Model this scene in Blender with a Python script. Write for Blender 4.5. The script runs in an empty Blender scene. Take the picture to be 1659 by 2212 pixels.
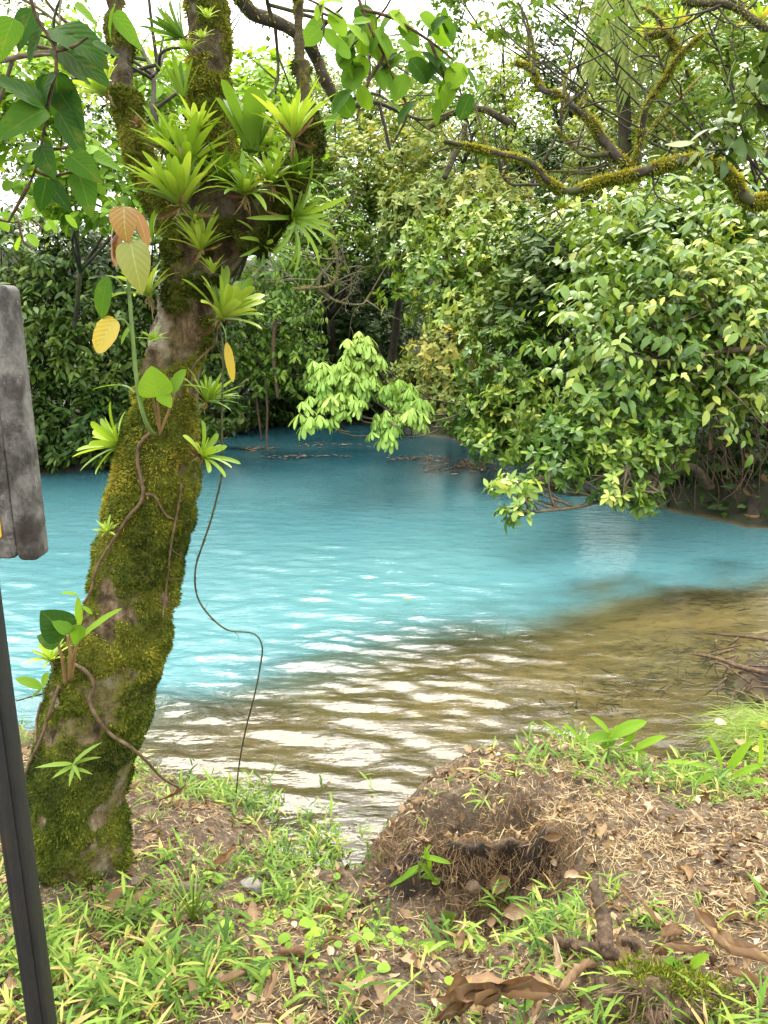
import bpy, math, random
import numpy as np
from mathutils import Vector
R = math.radians
SC = bpy.context.scene
COL = SC.collection

# ---------------------------------------------------------------- camera, sky, sun, exposure
CAM = np.array((0.0, 0.0, 2.2)); PITCH = R(14.3); FOC = 1659.0
cam_data = bpy.data.cameras.new('camera'); cam = bpy.data.objects.new('camera', cam_data); COL.objects.link(cam)
cam.location = CAM; cam.rotation_euler = (R(90) - PITCH, 0, 0)
cam_data.sensor_width = 36.0; cam_data.lens = 36.0 * FOC / 2212.0
cam_data.clip_start = 0.05; cam_data.clip_end = 500
SC.camera = cam

SUN_EL, SUN_AZ = R(60), R(-10)          # azimuth measured from +Y towards +X: high over the pool, a little to the left
world = bpy.data.worlds.new('World'); SC.world = world; world.use_nodes = True
wn = world.node_tree; wn.nodes.clear()
sky = wn.nodes.new('ShaderNodeTexSky'); sky.sky_type = 'NISHITA'; sky.sun_disc = False
sky.sun_elevation = SUN_EL; sky.sun_rotation = SUN_AZ; sky.dust_density = 3.0; sky.altitude = 400
tc = wn.nodes.new('ShaderNodeTexCoord'); cn = wn.nodes.new('ShaderNodeTexNoise'); cn.inputs['Scale'].default_value = 2.2; cn.inputs['Detail'].default_value = 5
cr = wn.nodes.new('ShaderNodeMapRange'); cr.inputs['From Min'].default_value = .3; cr.inputs['From Max'].default_value = .7
cr.inputs['To Min'].default_value = 10.5; cr.inputs['To Max'].default_value = 14.0
cl = wn.nodes.new('ShaderNodeCombineColor'); mixn = wn.nodes.new('ShaderNodeMix'); mixn.data_type = 'RGBA'
mixn.inputs[0].default_value = .93           # overcast: mostly bright cloud, a little of the clear sky through it
bg = wn.nodes.new('ShaderNodeBackground'); bg.inputs['Strength'].default_value = .1
wo = wn.nodes.new('ShaderNodeOutputWorld')
wn.links.new(tc.outputs['Generated'], cn.inputs['Vector']); wn.links.new(cn.outputs[0], cr.inputs['Value'])
for i, w in enumerate((1.0, .985, .95)):
    wm = wn.nodes.new('ShaderNodeMath'); wm.operation = 'MULTIPLY'; wm.inputs[1].default_value = w; wn.links.new(cr.outputs[0], wm.inputs[0]); wn.links.new(wm.outputs[0], cl.inputs[i])
wn.links.new(sky.outputs[0], mixn.inputs[6]); wn.links.new(cl.outputs[0], mixn.inputs[7])
sx = wn.nodes.new('ShaderNodeSeparateXYZ'); wn.links.new(tc.outputs['Generated'], sx.inputs[0])
gr = wn.nodes.new('ShaderNodeMapRange'); gr.inputs['From Min'].default_value = -.05; gr.inputs['To Min'].default_value = .36; gr.inputs['To Max'].default_value = 1.42; wn.links.new(sx.outputs[2], gr.inputs['Value'])
vm = wn.nodes.new('ShaderNodeVectorMath'); vm.operation = 'SCALE'; wn.links.new(mixn.outputs[2], vm.inputs[0]); wn.links.new(gr.outputs[0], vm.inputs['Scale'])   # an overcast sky is brightest overhead
wn.links.new(vm.outputs[0], bg.inputs['Color']); wn.links.new(bg.outputs[0], wo.inputs['Surface'])
sd = bpy.data.lights.new('sun', 'SUN'); sun = bpy.data.objects.new('sun', sd); COL.objects.link(sun)
sd.energy = 1.5; sd.angle = R(42); sd.color = (1.0, .93, .80)
sun.rotation_euler = Vector((math.sin(SUN_AZ) * math.cos(SUN_EL), math.cos(SUN_AZ) * math.cos(SUN_EL), math.sin(SUN_EL))).to_track_quat('Z', 'Y').to_euler()
SC.view_settings.view_transform = 'Standard'; SC.view_settings.look = 'None'
SC.view_settings.exposure = 2.05; SC.view_settings.gamma = 1.0
SC.render.engine = 'CYCLES'
cy = SC.cycles
cy.use_denoising = True; cy.max_bounces = 6; cy.diffuse_bounces = 2; cy.glossy_bounces = 2; cy.transmission_bounces = 3
cy.transparent_max_bounces = 6; cy.caustics_reflective = False; cy.caustics_refractive = False; cy.sample_clamp_indirect = 6

# ---------------------------------------------------------------- picture <-> place
FWD = np.array((0, math.cos(PITCH), -math.sin(PITCH))); UP = np.array((0, math.sin(PITCH), math.cos(PITCH))); RT = np.array((1.0, 0, 0))
def ray(x, y):
    return RT * ((x - 829.5) / FOC) + FWD - UP * ((y - 1106.0) / FOC)
def P(x, y, d):                        # the point seen at (x, y), d metres north of the camera
    r = ray(x, y); return CAM + r * (d / r[1])
def G(x, y, z):                        # the point seen at (x, y) at height z
    r = ray(x, y); return CAM + r * ((z - CAM[2]) / r[2])
def zc(p): return float(np.dot(np.asarray(p) - CAM, FWD))
def SZ(p, px): return px / FOC * zc(p)  # px picture units at point p, in metres
def proj(p):
    q = np.asarray(p) - CAM; z = q @ FWD
    return 829.5 + FOC * (q @ RT) / z, 1106.0 - FOC * (q @ UP) / z

# ---------------------------------------------------------------- noise
def _h(ix, iy, iz, s):
    n = (ix * 374761393 + iy * 668265263 + iz * 2147483647 * 3 + s * 1274126177) & 0xffffffff
    n = ((n ^ (n >> 13)) * 1274126177) & 0xffffffff
    n = ((n ^ (n >> 16)) * 2246822519) & 0xffffffff
    return ((n ^ (n >> 15)) & 0xffffff) / float(0xffffff)
def noise3(p, s=0):
    p = np.asarray(p, float); i = np.floor(p).astype(np.int64); f = p - i; f = f * f * (3 - 2 * f)
    x, y, z = i[..., 0], i[..., 1], i[..., 2]; fx, fy, fz = f[..., 0], f[..., 1], f[..., 2]
    def c(a, b, d): return _h(x + a, y + b, z + d, s)
    x00 = c(0,0,0)*(1-fx)+c(1,0,0)*fx; x10 = c(0,1,0)*(1-fx)+c(1,1,0)*fx
    x01 = c(0,0,1)*(1-fx)+c(1,0,1)*fx; x11 = c(0,1,1)*(1-fx)+c(1,1,1)*fx
    return (x00*(1-fy)+x10*fy)*(1-fz)+(x01*(1-fy)+x11*fy)*fz
def fbm(p, o=4, s=0):
    p = np.asarray(p, float); t = 0; a = .5; n = 0
    for k in range(o): t = t + a * noise3(p * 2 ** k + 17.3 * k, s + k); n += a; a *= .5
    return t / n
def fb2(x, y, sc, o=4, s=0): return fbm(np.stack([x * sc, y * sc, np.zeros_like(x) + 3.7 * s], -1), o, s)
def sst(a, b, x):
    t = np.clip((x - a) / (b - a), 0, 1); return t * t * (3 - 2 * t)
def nrm(v): return v / np.maximum(np.linalg.norm(v, axis=-1, keepdims=True), 1e-9)

# ---------------------------------------------------------------- meshes
class MB:
    def __init__(s): s.V = []; s.F = []; s.T = []; s.U = []; s.n = 0
    def add(s, V, faces, tint=.5, uv=None):
        V = np.asarray(V, float).reshape(-1, 3); m = len(V)
        s.V.append(V)
        for f in (faces if isinstance(faces, (list, tuple)) else [faces]):
            if len(f): s.F.append(np.asarray(f, np.int64) + s.n)
        s.T.append(np.broadcast_to(np.asarray(tint, float), (m,)).copy())
        s.U.append(np.zeros((m, 3)) if uv is None else uv)
        s.n += m
        return s
    def build(s, name, mat, parent=None, origin=None, smooth=True):
        me = bpy.data.meshes.new(name); V = np.concatenate(s.V) if s.V else np.zeros((0, 3))
        if origin is None:
            origin = np.zeros(3); q = parent
            while q is not None: origin = origin + np.array(q.location); q = q.parent
            loc = (0, 0, 0)
        else: loc = tuple(float(c) for c in origin)
        V = V - np.asarray(origin)
        me.vertices.add(len(V)); me.vertices.foreach_set('co', V.astype(np.float32).ravel())
        idx = np.concatenate([f.ravel() for f in s.F]); cnt = np.concatenate([np.full(len(f), f.shape[1]) for f in s.F])
        me.loops.add(len(idx)); me.loops.foreach_set('vertex_index', idx.astype(np.int32))
        me.polygons.add(len(cnt)); me.polygons.foreach_set('loop_start', np.concatenate([[0], np.cumsum(cnt)[:-1]]).astype(np.int32))
        me.polygons.foreach_set('use_smooth', np.full(len(cnt), smooth))
        me.update(calc_edges=True)
        a = me.attributes.new('tint', 'FLOAT', 'POINT'); a.data.foreach_set('value', np.concatenate(s.T).astype(np.float32))
        a = me.attributes.new('luv', 'FLOAT_VECTOR', 'POINT'); a.data.foreach_set('vector', np.concatenate(s.U).astype(np.float32).ravel())
        for m in (mat if isinstance(mat, (list, tuple)) else [mat]): me.materials.append(m)
        o = bpy.data.objects.new(name, me); COL.objects.link(o); o.location = loc
        if parent is not None: o.parent = parent
        return o
def tag(o, label=None, cat=None, group=None, kind=None):
    for k, v in (('label', label), ('category', cat), ('group', group), ('kind', kind)):
        if v: o[k] = v
    return o
def thing(name, label, cat, loc, group=None):
    o = bpy.data.objects.new(name, None); COL.objects.link(o); o.location = tuple(float(c) for c in loc); o.empty_display_size = .1
    return tag(o, label, cat, group)

def catmull(pts, n):
    p = np.asarray(pts, float); k = len(p)
    if k == 2: t = np.linspace(0, 1, n)[:, None]; return p[0] * (1 - t) + p[1] * t
    q = np.vstack([2 * p[0] - p[1], p, 2 * p[-1] - p[-2]]); u = np.linspace(0, k - 1 - 1e-9, n); i = u.astype(int); t = (u - i)[:, None]
    a, b, c, d = q[i], q[i + 1], q[i + 2], q[i + 3]
    return .5 * (2 * b + (c - a) * t + (2 * a - 5 * b + 4 * c - d) * t * t + (3 * b - a - 3 * c + d) * t ** 3)
def frames(C):
    T = nrm(np.gradient(C, axis=0)); N = np.zeros_like(C)
    a = np.array((0, 0, 1.0)) if abs(T[0, 2]) < .8 else np.array((0, 1.0, 0))
    N[0] = nrm(a - T[0] * (a @ T[0]))
    for i in range(1, len(C)): v = N[i - 1] - T[i] * (N[i - 1] @ T[i]); N[i] = nrm(v)
    return T, N, np.cross(T, N)
def tube(mb, pts, rad, n=24, seg=8, tint=.5, wob=0, wsc=6., seed=0, smooth_path=True, cap=True):
    """A tapering tube along a smooth path; wob roughens its radius."""
    C = catmull(pts, n) if smooth_path else np.asarray(pts, float); n = len(C)
    rad = np.atleast_1d(np.asarray(rad, float)); r = np.interp(np.linspace(0, 1, n), np.linspace(0, 1, len(rad)), rad) if len(rad) > 1 else np.full(n, rad[0])
    T, N, B = frames(C); a = np.arange(seg) * 2 * math.pi / seg
    D = np.cos(a)[None, :, None] * N[:, None] + np.sin(a)[None, :, None] * B[:, None]
    V = C[:, None] + D * r[:, None, None]
    if wob: V = C[:, None] + D * (r[:, None] * (1 + wob * (fbm(V * wsc, 3, seed) - .5) * 2))[..., None]
    V = V.reshape(-1, 3); i = np.arange(n - 1)[:, None] * seg; j = np.arange(seg)[None]; j2 = (j + 1) % seg
    F = [np.stack([i + j, i + j2, i + seg + j2, i + seg + j], -1).reshape(-1, 4)]
    if cap:
        V = np.vstack([V, C[0], C[-1]]); k = n * seg; jj = np.arange(seg); j3 = (jj + 1) % seg
        F.append(np.stack([np.full(seg, k), j3, jj], -1)); F.append(np.stack([np.full(seg, k + 1), (n - 1) * seg + jj, (n - 1) * seg + j3], -1))
    mb.add(V, F, tint); return C

# leaves: a template is a small grid (rows along the blade, columns across it)
def tmpl(ys, ws, nc=3):
    ys = np.asarray(ys, float); ws = np.asarray(ws, float); xs = np.linspace(-1, 1, nc)
    X = (ws[:, None] * xs[None]).ravel(); Y = np.repeat(ys, nc); i = np.arange(len(ys) - 1)[:, None] * nc; j = np.arange(nc - 1)[None]
    F = np.stack([i + j, i + j + 1, i + nc + j + 1, i + nc + j], -1).reshape(-1, 4)
    return dict(x=X, y=Y, F=F, lu=np.tile(xs, len(ys)), w=np.repeat(ws, nc))
T_DIA = dict(x=np.array((0, -1., 0, 1.)), y=np.array((0, .45, 1, .45)), F=np.array(((0, 3, 2), (0, 2, 1))), lu=np.array((0, -1., 0, 1)), w=np.array((0, 1., 0, 1)))
T_LEAF = tmpl((0, .22, .5, .78, 1), (.12, .8, 1, .62, .03), 3)
T_OBOV = tmpl((0, .3, .65, .88, 1), (.08, .5, 1, .75, .1), 3)
T_BLADE = tmpl((0, .15, .45, .75, 1), (.35, .9, 1, .6, .04), 3)
T_STRAP = tmpl((0, .12, .3, .5, .7, .86, .95, 1), (1, .9, .88, .92, .9, .66, .36, .03), 5)
T_TANK = tmpl((0, .12, .3, .5, .7, .86, .95, 1), (1, .9, .88, .95, 1, .92, .62, .08), 5)
T_THIN = tmpl((0, .25, .5, .75, 1), (1, .9, .7, .4, .03), 3)
T_HEART = tmpl((0, .02, .07, .16, .28, .42, .58, .74, .88, .96, 1), (.06, .52, .8, .97, 1, .94, .78, .54, .28, .1, .01), 7)
T_OVAL = tmpl((0, .04, .12, .25, .42, .6, .78, .9, .97, 1), (.05, .3, .62, .9, 1, .97, .76, .46, .18, .02), 7)
T_ROUND = tmpl((0, .04, .15, .35, .6, .82, .95, 1), (.3, .62, .88, 1, .95, .7, .38, .1), 5)
def inst(mb, t, O, D, N, L, W, curl=0., fold=.15, tint=.5, wave=0., roll=0.):
    """Many blades at once: O base points, D directions, N upper-face normals."""
    O = np.atleast_2d(np.asarray(O, float)); n = len(O); D = nrm(np.broadcast_to(np.asarray(D, float), (n, 3))); N = np.broadcast_to(np.asarray(N, float), (n, 3))
    N = nrm(N - D * (N * D).sum(-1, keepdims=True) + 1e-6); S = np.cross(D, N)
    L = np.broadcast_to(np.asarray(L, float), (n,)); W = np.broadcast_to(np.asarray(W, float), (n,)); c = np.broadcast_to(np.asarray(curl, float), (n,)).copy()
    c[np.abs(c) < 1e-3] = 1e-3; y = t['y'][None]; m = len(t['y'])
    a = c[:, None] * y; s = np.sin(a) / c[:, None]; h = -(1 - np.cos(a)) / c[:, None]
    tx, ty = np.cos(a), -np.sin(a)                       # local tangent in (D, N); local normal is (-ty, tx)
    xx = t['x'][None] * (np.sin(t['lu'] * roll) / np.where(np.abs(t['lu']) < 1e-6, 1, t['lu'] * roll) if roll else 1.)
    x = xx * W[:, None] / 2; lift = np.abs(t['x'])[None] * (W / 2 * 1.0)[:, None] * np.broadcast_to(np.asarray(fold, float), (n,))[:, None]
    if roll: lift = lift + (t['w'] * (1 - np.cos(t['lu'] * roll)) / roll)[None] * (W / 2)[:, None]
    if wave: lift = lift + np.sin(y * 17 + np.arange(n)[:, None] * 2.1 + t['lu'][None] * 1.5) * wave * W[:, None] * np.abs(t['lu'])[None]
    al = L[:, None] * s - ty * lift * 1; hh = L[:, None] * h + tx * lift
    V = O[:, None] + al[..., None] * D[:, None] + hh[..., None] * N[:, None] + x[..., None] * S[:, None]
    F = (t['F'][None] + (np.arange(n) * m)[:, None, None]).reshape(-1, t['F'].shape[1])
    ti = np.repeat(np.broadcast_to(np.asarray(tint, float), (n,)), m)
    uv = np.stack([np.tile(t['lu'], n), np.tile(t['y'], n), ti], -1)
    mb.add(V, F, ti, uv)

# ---------------------------------------------------------------- materials
class NT:
    def __init__(s, name):
        s.m = bpy.data.materials.new(name); s.m.use_nodes = True; s.t = s.m.node_tree; s.t.nodes.clear()
    def n(s, typ, **kw):
        nd = s.t.nodes.new('ShaderNode' + typ)
        for k, v in kw.items():
            if k.startswith('_'): setattr(nd, k[1:], v)
            else:
                key = k.replace('__', ' ')
                i = nd.inputs[int(key[1:])] if key[0] == 'i' and key[1:].isdigit() else nd.inputs[key]
                s.set(i, v)
        return nd
    def set(s, i, v):
        if isinstance(v, bpy.types.NodeSocket): s.t.links.new(v, i)
        else:
            if i.type == 'RGBA' and len(v) == 3: v = (*v, 1)
            i.default_value = v
    def attr(s, name): return s.n('Attribute', _attribute_name=name)
    def ramp(s, fac, stops):
        r = s.n('ValToRGB', Fac=fac); e = r.color_ramp.elements
        while len(e) < len(stops): e.new(.5)
        for k, (p, c) in enumerate(stops): e[k].position = p; e[k].color = (*c, 1)
        return r.outputs[0]
    def math(s, op, a, b=0., c=0.): return s.n('Math', _operation=op, i0=a, i1=b, i2=c).outputs[0]
    def mix(s, f, a, b, bt='MIX'):
        nd = s.n('Mix', _data_type='RGBA', _blend_type=bt); s.set(nd.inputs[0], f); s.set(nd.inputs[6], a); s.set(nd.inputs[7], b); return nd.outputs[2]
    def noise(s, vec, sc, det=3., rough=.55): return s.n('TexNoise', Vector=vec, Scale=sc, Detail=det, Roughness=rough).outputs[0]
    def mr(s, v, a, b, c=0., d=1.): return s.n('MapRange', Value=v, i1=a, i2=b, i3=c, i4=d).outputs[0]
    def obj(s): return s.n('TexCoord').outputs['Object']
    def mapv(s, v, sc): return s.n('Mapping', Vector=v, Scale=sc).outputs[0]
    def bump(s, h, dist, st=1.): return s.n('Bump', Height=h, Distance=dist, Strength=st).outputs[0]
    def out(s, sh): s.n('OutputMaterial', Surface=sh); return s.m
    def pbr(s, col, rough=.6, spec=.5, normal=None):
        p = s.n('BsdfPrincipled', Base__Color=col, Roughness=rough); s.set(p.inputs['Specular IOR Level'], spec)
        if normal is not None: s.set(p.inputs['Normal'], normal)
        return p.outputs[0]
def leaf_mat(name, stops, rough=.42, spec=.5, tr=.3, veins=0., blotch=0., trc=(1.25, 1.15, .55)):
    k = NT(name); tint = k.attr('tint').outputs['Fac']; col = k.ramp(tint, stops)
    if blotch:
        nz = k.noise(k.obj(), 38., 3.); col = k.mix(k.mr(nz, .55, .72, 0., blotch), col, (.30, .22, .05))
    nm = None
    if veins:
        uv = k.n('SeparateXYZ', Vector=k.attr('luv').outputs['Vector']); u = k.math('ABSOLUTE', uv.outputs[0]); v = uv.outputs[1]
        mid = k.mr(u, .02, .06, 1., 0.)
        ph = k.math('ADD', k.math('MULTIPLY', v, 7.), k.math('MULTIPLY', u, -2.2)); fr = k.math('ABSOLUTE', k.math('SUBTRACT', k.math('FRACT', ph), .5))
        side = k.mr(fr, .01, .07, 1., 0.); vv = k.math('MAXIMUM', mid, k.math('MULTIPLY', side, .3))
        col = k.mix(k.math('MULTIPLY', vv, veins), col, (.36, .46, .14))
        nm = k.bump(k.math('SUBTRACT', k.math('MULTIPLY', k.mr(fr, 0., .5), .6), k.math('MULTIPLY', mid, .5)), .003, .35)
    p = k.pbr(col, rough, spec, nm)
    if not tr: return k.out(p)
    tl = k.n('BsdfTranslucent', Color=k.mix(1., col, trc, 'MULTIPLY')).outputs[0]
    return k.out(k.n('MixShader', i0=tr, i1=p, i2=tl).outputs[0])
def bark_mat(name, c1, c2, c3=None, sc=9., stretch=(1, 1, .3), rough=.9, dist=.01):
    k = NT(name); v = k.mapv(k.obj(), stretch); n1 = k.noise(v, sc, 6., .65); n2 = k.noise(k.obj(), 4., 4.)
    col = k.ramp(n1, [(.3, c1), (.7, c2)])
    if c3: col = k.mix(k.mr(n2, .52, .64), col, c3)
    return k.out(k.pbr(col, rough, .25, k.bump(n1, dist)))
def plain(name, c, rough=.6, spec=.4, var=.25, sc=20.):
    k = NT(name); n = k.noise(k.obj(), sc, 4.); d = tuple(x * (1 - var) for x in c); e = tuple(min(1, x * (1 + var)) for x in c)
    return k.out(k.pbr(k.ramp(n, [(.3, d), (.7, e)]), rough, spec, k.bump(n, .002)))

M = {}
M['jungle'] = leaf_mat('jungle_leaf', [(0, (.018, .05, .010)), (.35, (.06, .135, .018)), (.7, (.14, .24, .03)), (1, (.28, .34, .05))], .42, .2, .26)
M['deep'] = leaf_mat('deep_green_leaf', [(0, (.010, .034, .008)), (.5, (.042, .088, .012)), (1, (.15, .21, .03))], .4, .2, .2)
M['glossy'] = leaf_mat('glossy_leaf', [(0, (.03, .08, .014)), (.4, (.08, .17, .022)), (.8, (.24, .35, .05)), (1, (.46, .50, .11))], .3, .38, .24)
M['fresh'] = leaf_mat('fresh_leaf', [(0, (.08, .17, .015)), (.5, (.17, .31, .025)), (.9, (.30, .44, .04)), (1, (.48, .44, .05))], .42, .2, .42)
M['olive'] = leaf_mat('olive_leaf', [(0, (.07, .12, .03)), (.4, (.14, .21, .05)), (.8, (.27, .31, .08)), (1, (.45, .40, .10))], .5, .15, .28)
M['pale'] = leaf_mat('pale_young_leaf', [(0, (.16, .31, .05)), (.5, (.27, .43, .08)), (1, (.38, .52, .13))], .42, .25, .3)
M['big'] = leaf_mat('broad_leaf', [(0, (.010, .04, .008)), (.35, (.032, .095, .012)), (.65, (.10, .22, .018)), (.9, (.22, .38, .03)), (1, (.42, .40, .05))], .6, .08, .5, .12, .15)
M['bronze'] = leaf_mat('bronze_leaf', [(0, (.20, .06, .025)), (.35, (.30, .14, .05)), (.65, (.26, .24, .07)), (1, (.22, .34, .06))], .35, .5, .35, .6, .2)
M['yellow'] = leaf_mat('yellow_leaf', [(0, (.42, .30, .03)), (1, (.50, .45, .05))], .45, .4, .35, .5, .35)
M['brom'] = leaf_mat('rosette_leaf', [(0, (.03, .09, .012)), (.35, (.11, .22, .02)), (.7, (.25, .39, .04)), (.9, (.40, .52, .08)), (1, (.5, .3, .05))], .36, .28, .34, .0, .06)
M['grass'] = leaf_mat('grass_blade', [(0, (.035, .085, .014)), (.4, (.105, .20, .024)), (.75, (.22, .33, .05)), (.9, (.36, .37, .09)), (1, (.44, .33, .13))], .45, .2, .36)
M['dry'] = leaf_mat('dry_leaf', [(0, (.08, .04, .018)), (.4, (.19, .115, .062)), (.75, (.35, .24, .15)), (1, (.55, .44, .31))], .65, .25, .15, .25, .75, (1.1, .8, .5))
M['straw'] = leaf_mat('straw', [(0, (.12, .07, .035)), (.4, (.28, .19, .09)), (.8, (.45, .35, .18)), (1, (.58, .48, .28))], .6, .3, .1)
M['moss'] = leaf_mat('moss_frond', [(0, (.018, .032, .005)), (.3, (.06, .09, .009)), (.6, (.14, .17, .016)), (.85, (.27, .27, .03)), (1, (.36, .31, .05))], .8, .15, .3)
M['stem'] = plain('green_stem', (.12, .2, .05), .5)
M['darkstem'] = plain('dark_green_stem', (.045, .05, .018), .6, .3, .6, 30.)
M['petiole'] = plain('red_brown_petiole', (.22, .14, .06), .5)
M['vine'] = bark_mat('vine_bark', (.04, .026, .014), (.16, .11, .065), None, 40, (1, 1, 1), .85, .002)
M['wood'] = bark_mat('dead_wood', (.018, .011, .007), (.15, .098, .06), (.05, .034, .02), 48, (1, 1, .7), .85, .012)
M['branch'] = bark_mat('branch_bark', (.05, .04, .025), (.16, .13, .09), (.10, .11, .03), 14, (1, 1, 1), .9, .01)
M['darkbranch'] = bark_mat('dark_branch_bark', (.018, .014, .01), (.06, .05, .035), (.05, .06, .018), 14, (1, 1, 1), .9, .01)
M['stone'] = bark_mat('stone', (.11, .10, .085), (.26, .24, .21), None, 22, (1, 1, 1), .85, .01)
M['darkstone'] = bark_mat('dark_stone', (.06, .045, .035), (.16, .12, .09), None, 22, (1, 1, 1), .85, .01)
# ---------------------------------------------------------------- the pool's outline (world x, y at water level)
_far = [(-60, 9.5), (-22, 10.2), (-9, 10.6)] + [tuple(G(*q, 0)[:2]) for q in ((80, 1020), (250, 1004), (430, 985), (480, 950), (560, 918), (640, 902), (760, 905), (900, 928), (1000, 955), (1110, 992), (1250, 1040), (1420, 1098), (1560, 1125), (1700, 1150), (1760, 1230), (1690, 1370), (1650, 1430), (1640, 1500), (1665, 1560), (1640, 1640))]
_near = [tuple(G(x, y, .02)[:2]) for x, y in ((1560, 1668), (1450, 1660), (1360, 1640), (1250, 1618), (1150, 1660), (1040, 1718), (930, 1772), (850, 1815), (800, 1860), (760, 1900), (690, 1898), (610, 1880), (590, 1800), (560, 1760), (480, 1712), (400, 1690), (320, 1668), (230, 1640), (120, 1590), (40, 1560), (-120, 1545))] + [(-4.2, 3.5), (-22, 3.2), (-60, 2.4)]
POOL = np.array(_far + _near)
def sdist(x, y):
    """Signed distance to the pool's edge: negative over water."""
    x = np.asarray(x, float); y = np.asarray(y, float); d = np.full(x.shape, 1e9); ins = np.zeros(x.shape, bool)
    for a, b in zip(POOL, np.roll(POOL, -1, 0)):
        e = b - a; t = np.clip(((x - a[0]) * e[0] + (y - a[1]) * e[1]) / (e @ e), 0, 1)
        d = np.minimum(d, np.hypot(x - a[0] - t * e[0], y - a[1] - t * e[1]))
        c = (a[1] > y) != (b[1] > y)
        with np.errstate(divide='ignore', invalid='ignore'): xi = a[0] + (y - a[1]) * e[0] / e[1]
        ins ^= c & (x < xi)
    return np.where(ins, -d, d)

# heights of the near bank, as seen: (picture x, y, height)
_cp = [(0,2212,.52),(300,2212,.52),(700,2212,.5),(1000,2212,.5),(1350,2212,.53),(1659,2212,.56),(1900,2212,.58),(-300,2212,.53),
 (0,2000,.42),(300,2000,.36),(600,2020,.36),(900,2050,.36),(1200,2020,.44),(1500,2000,.5),(1800,2000,.53),(-300,2000,.45),
 (60,1860,.36),(165,1870,.33),(300,1840,.30),(420,1850,.27),(540,1900,.2),(620,1940,.14),(720,1950,.11),(800,1960,.1),(900,1960,.12),(1000,1945,.14),(1090,1905,.16),(1190,1885,.28),
 (430,1760,.22),(520,1800,.16),(380,1720,.15),(300,1690,.13),(570,1850,.12),(570,1800,.05),(470,1725,.05),
 (860,1870,.1),(950,1880,.1),(1025,1870,.14),(1110,1865,.15),
 (830,1812,.17),(900,1806,.26),(960,1800,.33),(1030,1790,.37),(1100,1775,.40),(1170,1790,.41),(1240,1830,.40),
 (880,1786,.18),(960,1740,.30),(1050,1690,.36),(1150,1645,.37),(1100,1720,.42),(1250,1640,.30),(1300,1700,.38),(1400,1670,.22),(1500,1690,.2),(1600,1690,.18),(1750,1690,.2),
 (1300,1860,.42),(1450,1800,.42),(1600,1800,.42),(1800,1800,.45),(1450,1900,.46),(1650,1900,.49)]
CP = np.array([G(*c) for c in _cp] + [(-1.2,0,.6),(0,0,.6),(1.2,0,.6),(-2.6,.8,.58),(2.6,.8,.62),(-2.4,2.2,.4),(-2.6,3.0,.15),(2.6,2.4,.45),(2.8,3.1,.2)])
def _U(r2): return r2 * np.log(r2 + 1e-9)
_K = _U(((CP[:, None, :2] - CP[None, :, :2]) ** 2).sum(-1)) + np.eye(len(CP)) * .002
_Pm = np.c_[np.ones(len(CP)), CP[:, :2]]; _A = np.block([[_K, _Pm], [_Pm.T, np.zeros((3, 3))]])
_sol = np.linalg.solve(_A, np.r_[CP[:, 2], 0, 0, 0])
def tps(x, y):
    o = _sol[-3] + _sol[-2] * x + _sol[-1] * y
    for (cx, cy_, _), w in zip(CP, _sol): o = o + w * _U((x - cx) ** 2 + (y - cy_) ** 2)
    return o
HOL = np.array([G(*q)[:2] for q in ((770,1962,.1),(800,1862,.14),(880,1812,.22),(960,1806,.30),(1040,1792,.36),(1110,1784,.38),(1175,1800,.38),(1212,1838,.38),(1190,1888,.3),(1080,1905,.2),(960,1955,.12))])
def zG(x, y, detail=True):
    x = np.asarray(x, float); y = np.asarray(y, float); d = sdist(x, y)
    near = sst(2.9, 2.3, np.abs(x)) * sst(4.0, 3.5, y)
    land = np.maximum(d, 0)
    far = sst(5, 8, y + .0 * x)
    g0 = .55 * sst(0, 1.3, land) * (1 - far) + far * (.5 * sst(0, .8, land) + .22 * np.maximum(land - 1, 0) + .3 * np.maximum(land - 9, 0))
    g0 = np.minimum(g0, 4.5) + far * .8 * (fb2(x, y, .25, 3, 5) - .5) * sst(.5, 3, land)
    t = np.clip(tps(x, y), -.1, .75)
    z = g0 * (1 - near) + np.where(d > 0, np.maximum(t, .012), .0) * near
    z = z * sst(0, .05, d) + np.where(d > 0, .004, 0)
    bed = -.06 * sst(0, -.1, d) - .11 * np.clip(-d, 0, 12)
    bed = bed + .05 * (fb2(x, y, 1.3, 3, 9) - .5) * sst(0, -.6, d)
    z = np.where(d > 0, z, bed)
    if detail:
        a = sst(-.02, .12, d); z = z + near * a * (.06 * (fb2(x, y, 7, 3, 1) - .5) + .05 * (fb2(x, y, 22, 3, 2) - .5))
    return z
def axis(a, b, st, lo, hi, grow=1.16):
    m = list(np.arange(a, b, st)); s = st; q = m[0]; L = []
    while q > lo: s = min(s * grow, 4); q -= s; L.append(q)
    s = st; q = m[-1]; H = []
    while q < hi: s = min(s * grow, 4); q += s; H.append(q)
    return np.array(L[::-1] + m + H)
gx = axis(-1.75, 2.05, .013, -90, 90); gy = axis(1.25, 3.45, .011, -30, 130)
GX, GY = np.meshgrid(gx, gy); GZ = zG(GX, GY)
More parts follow.
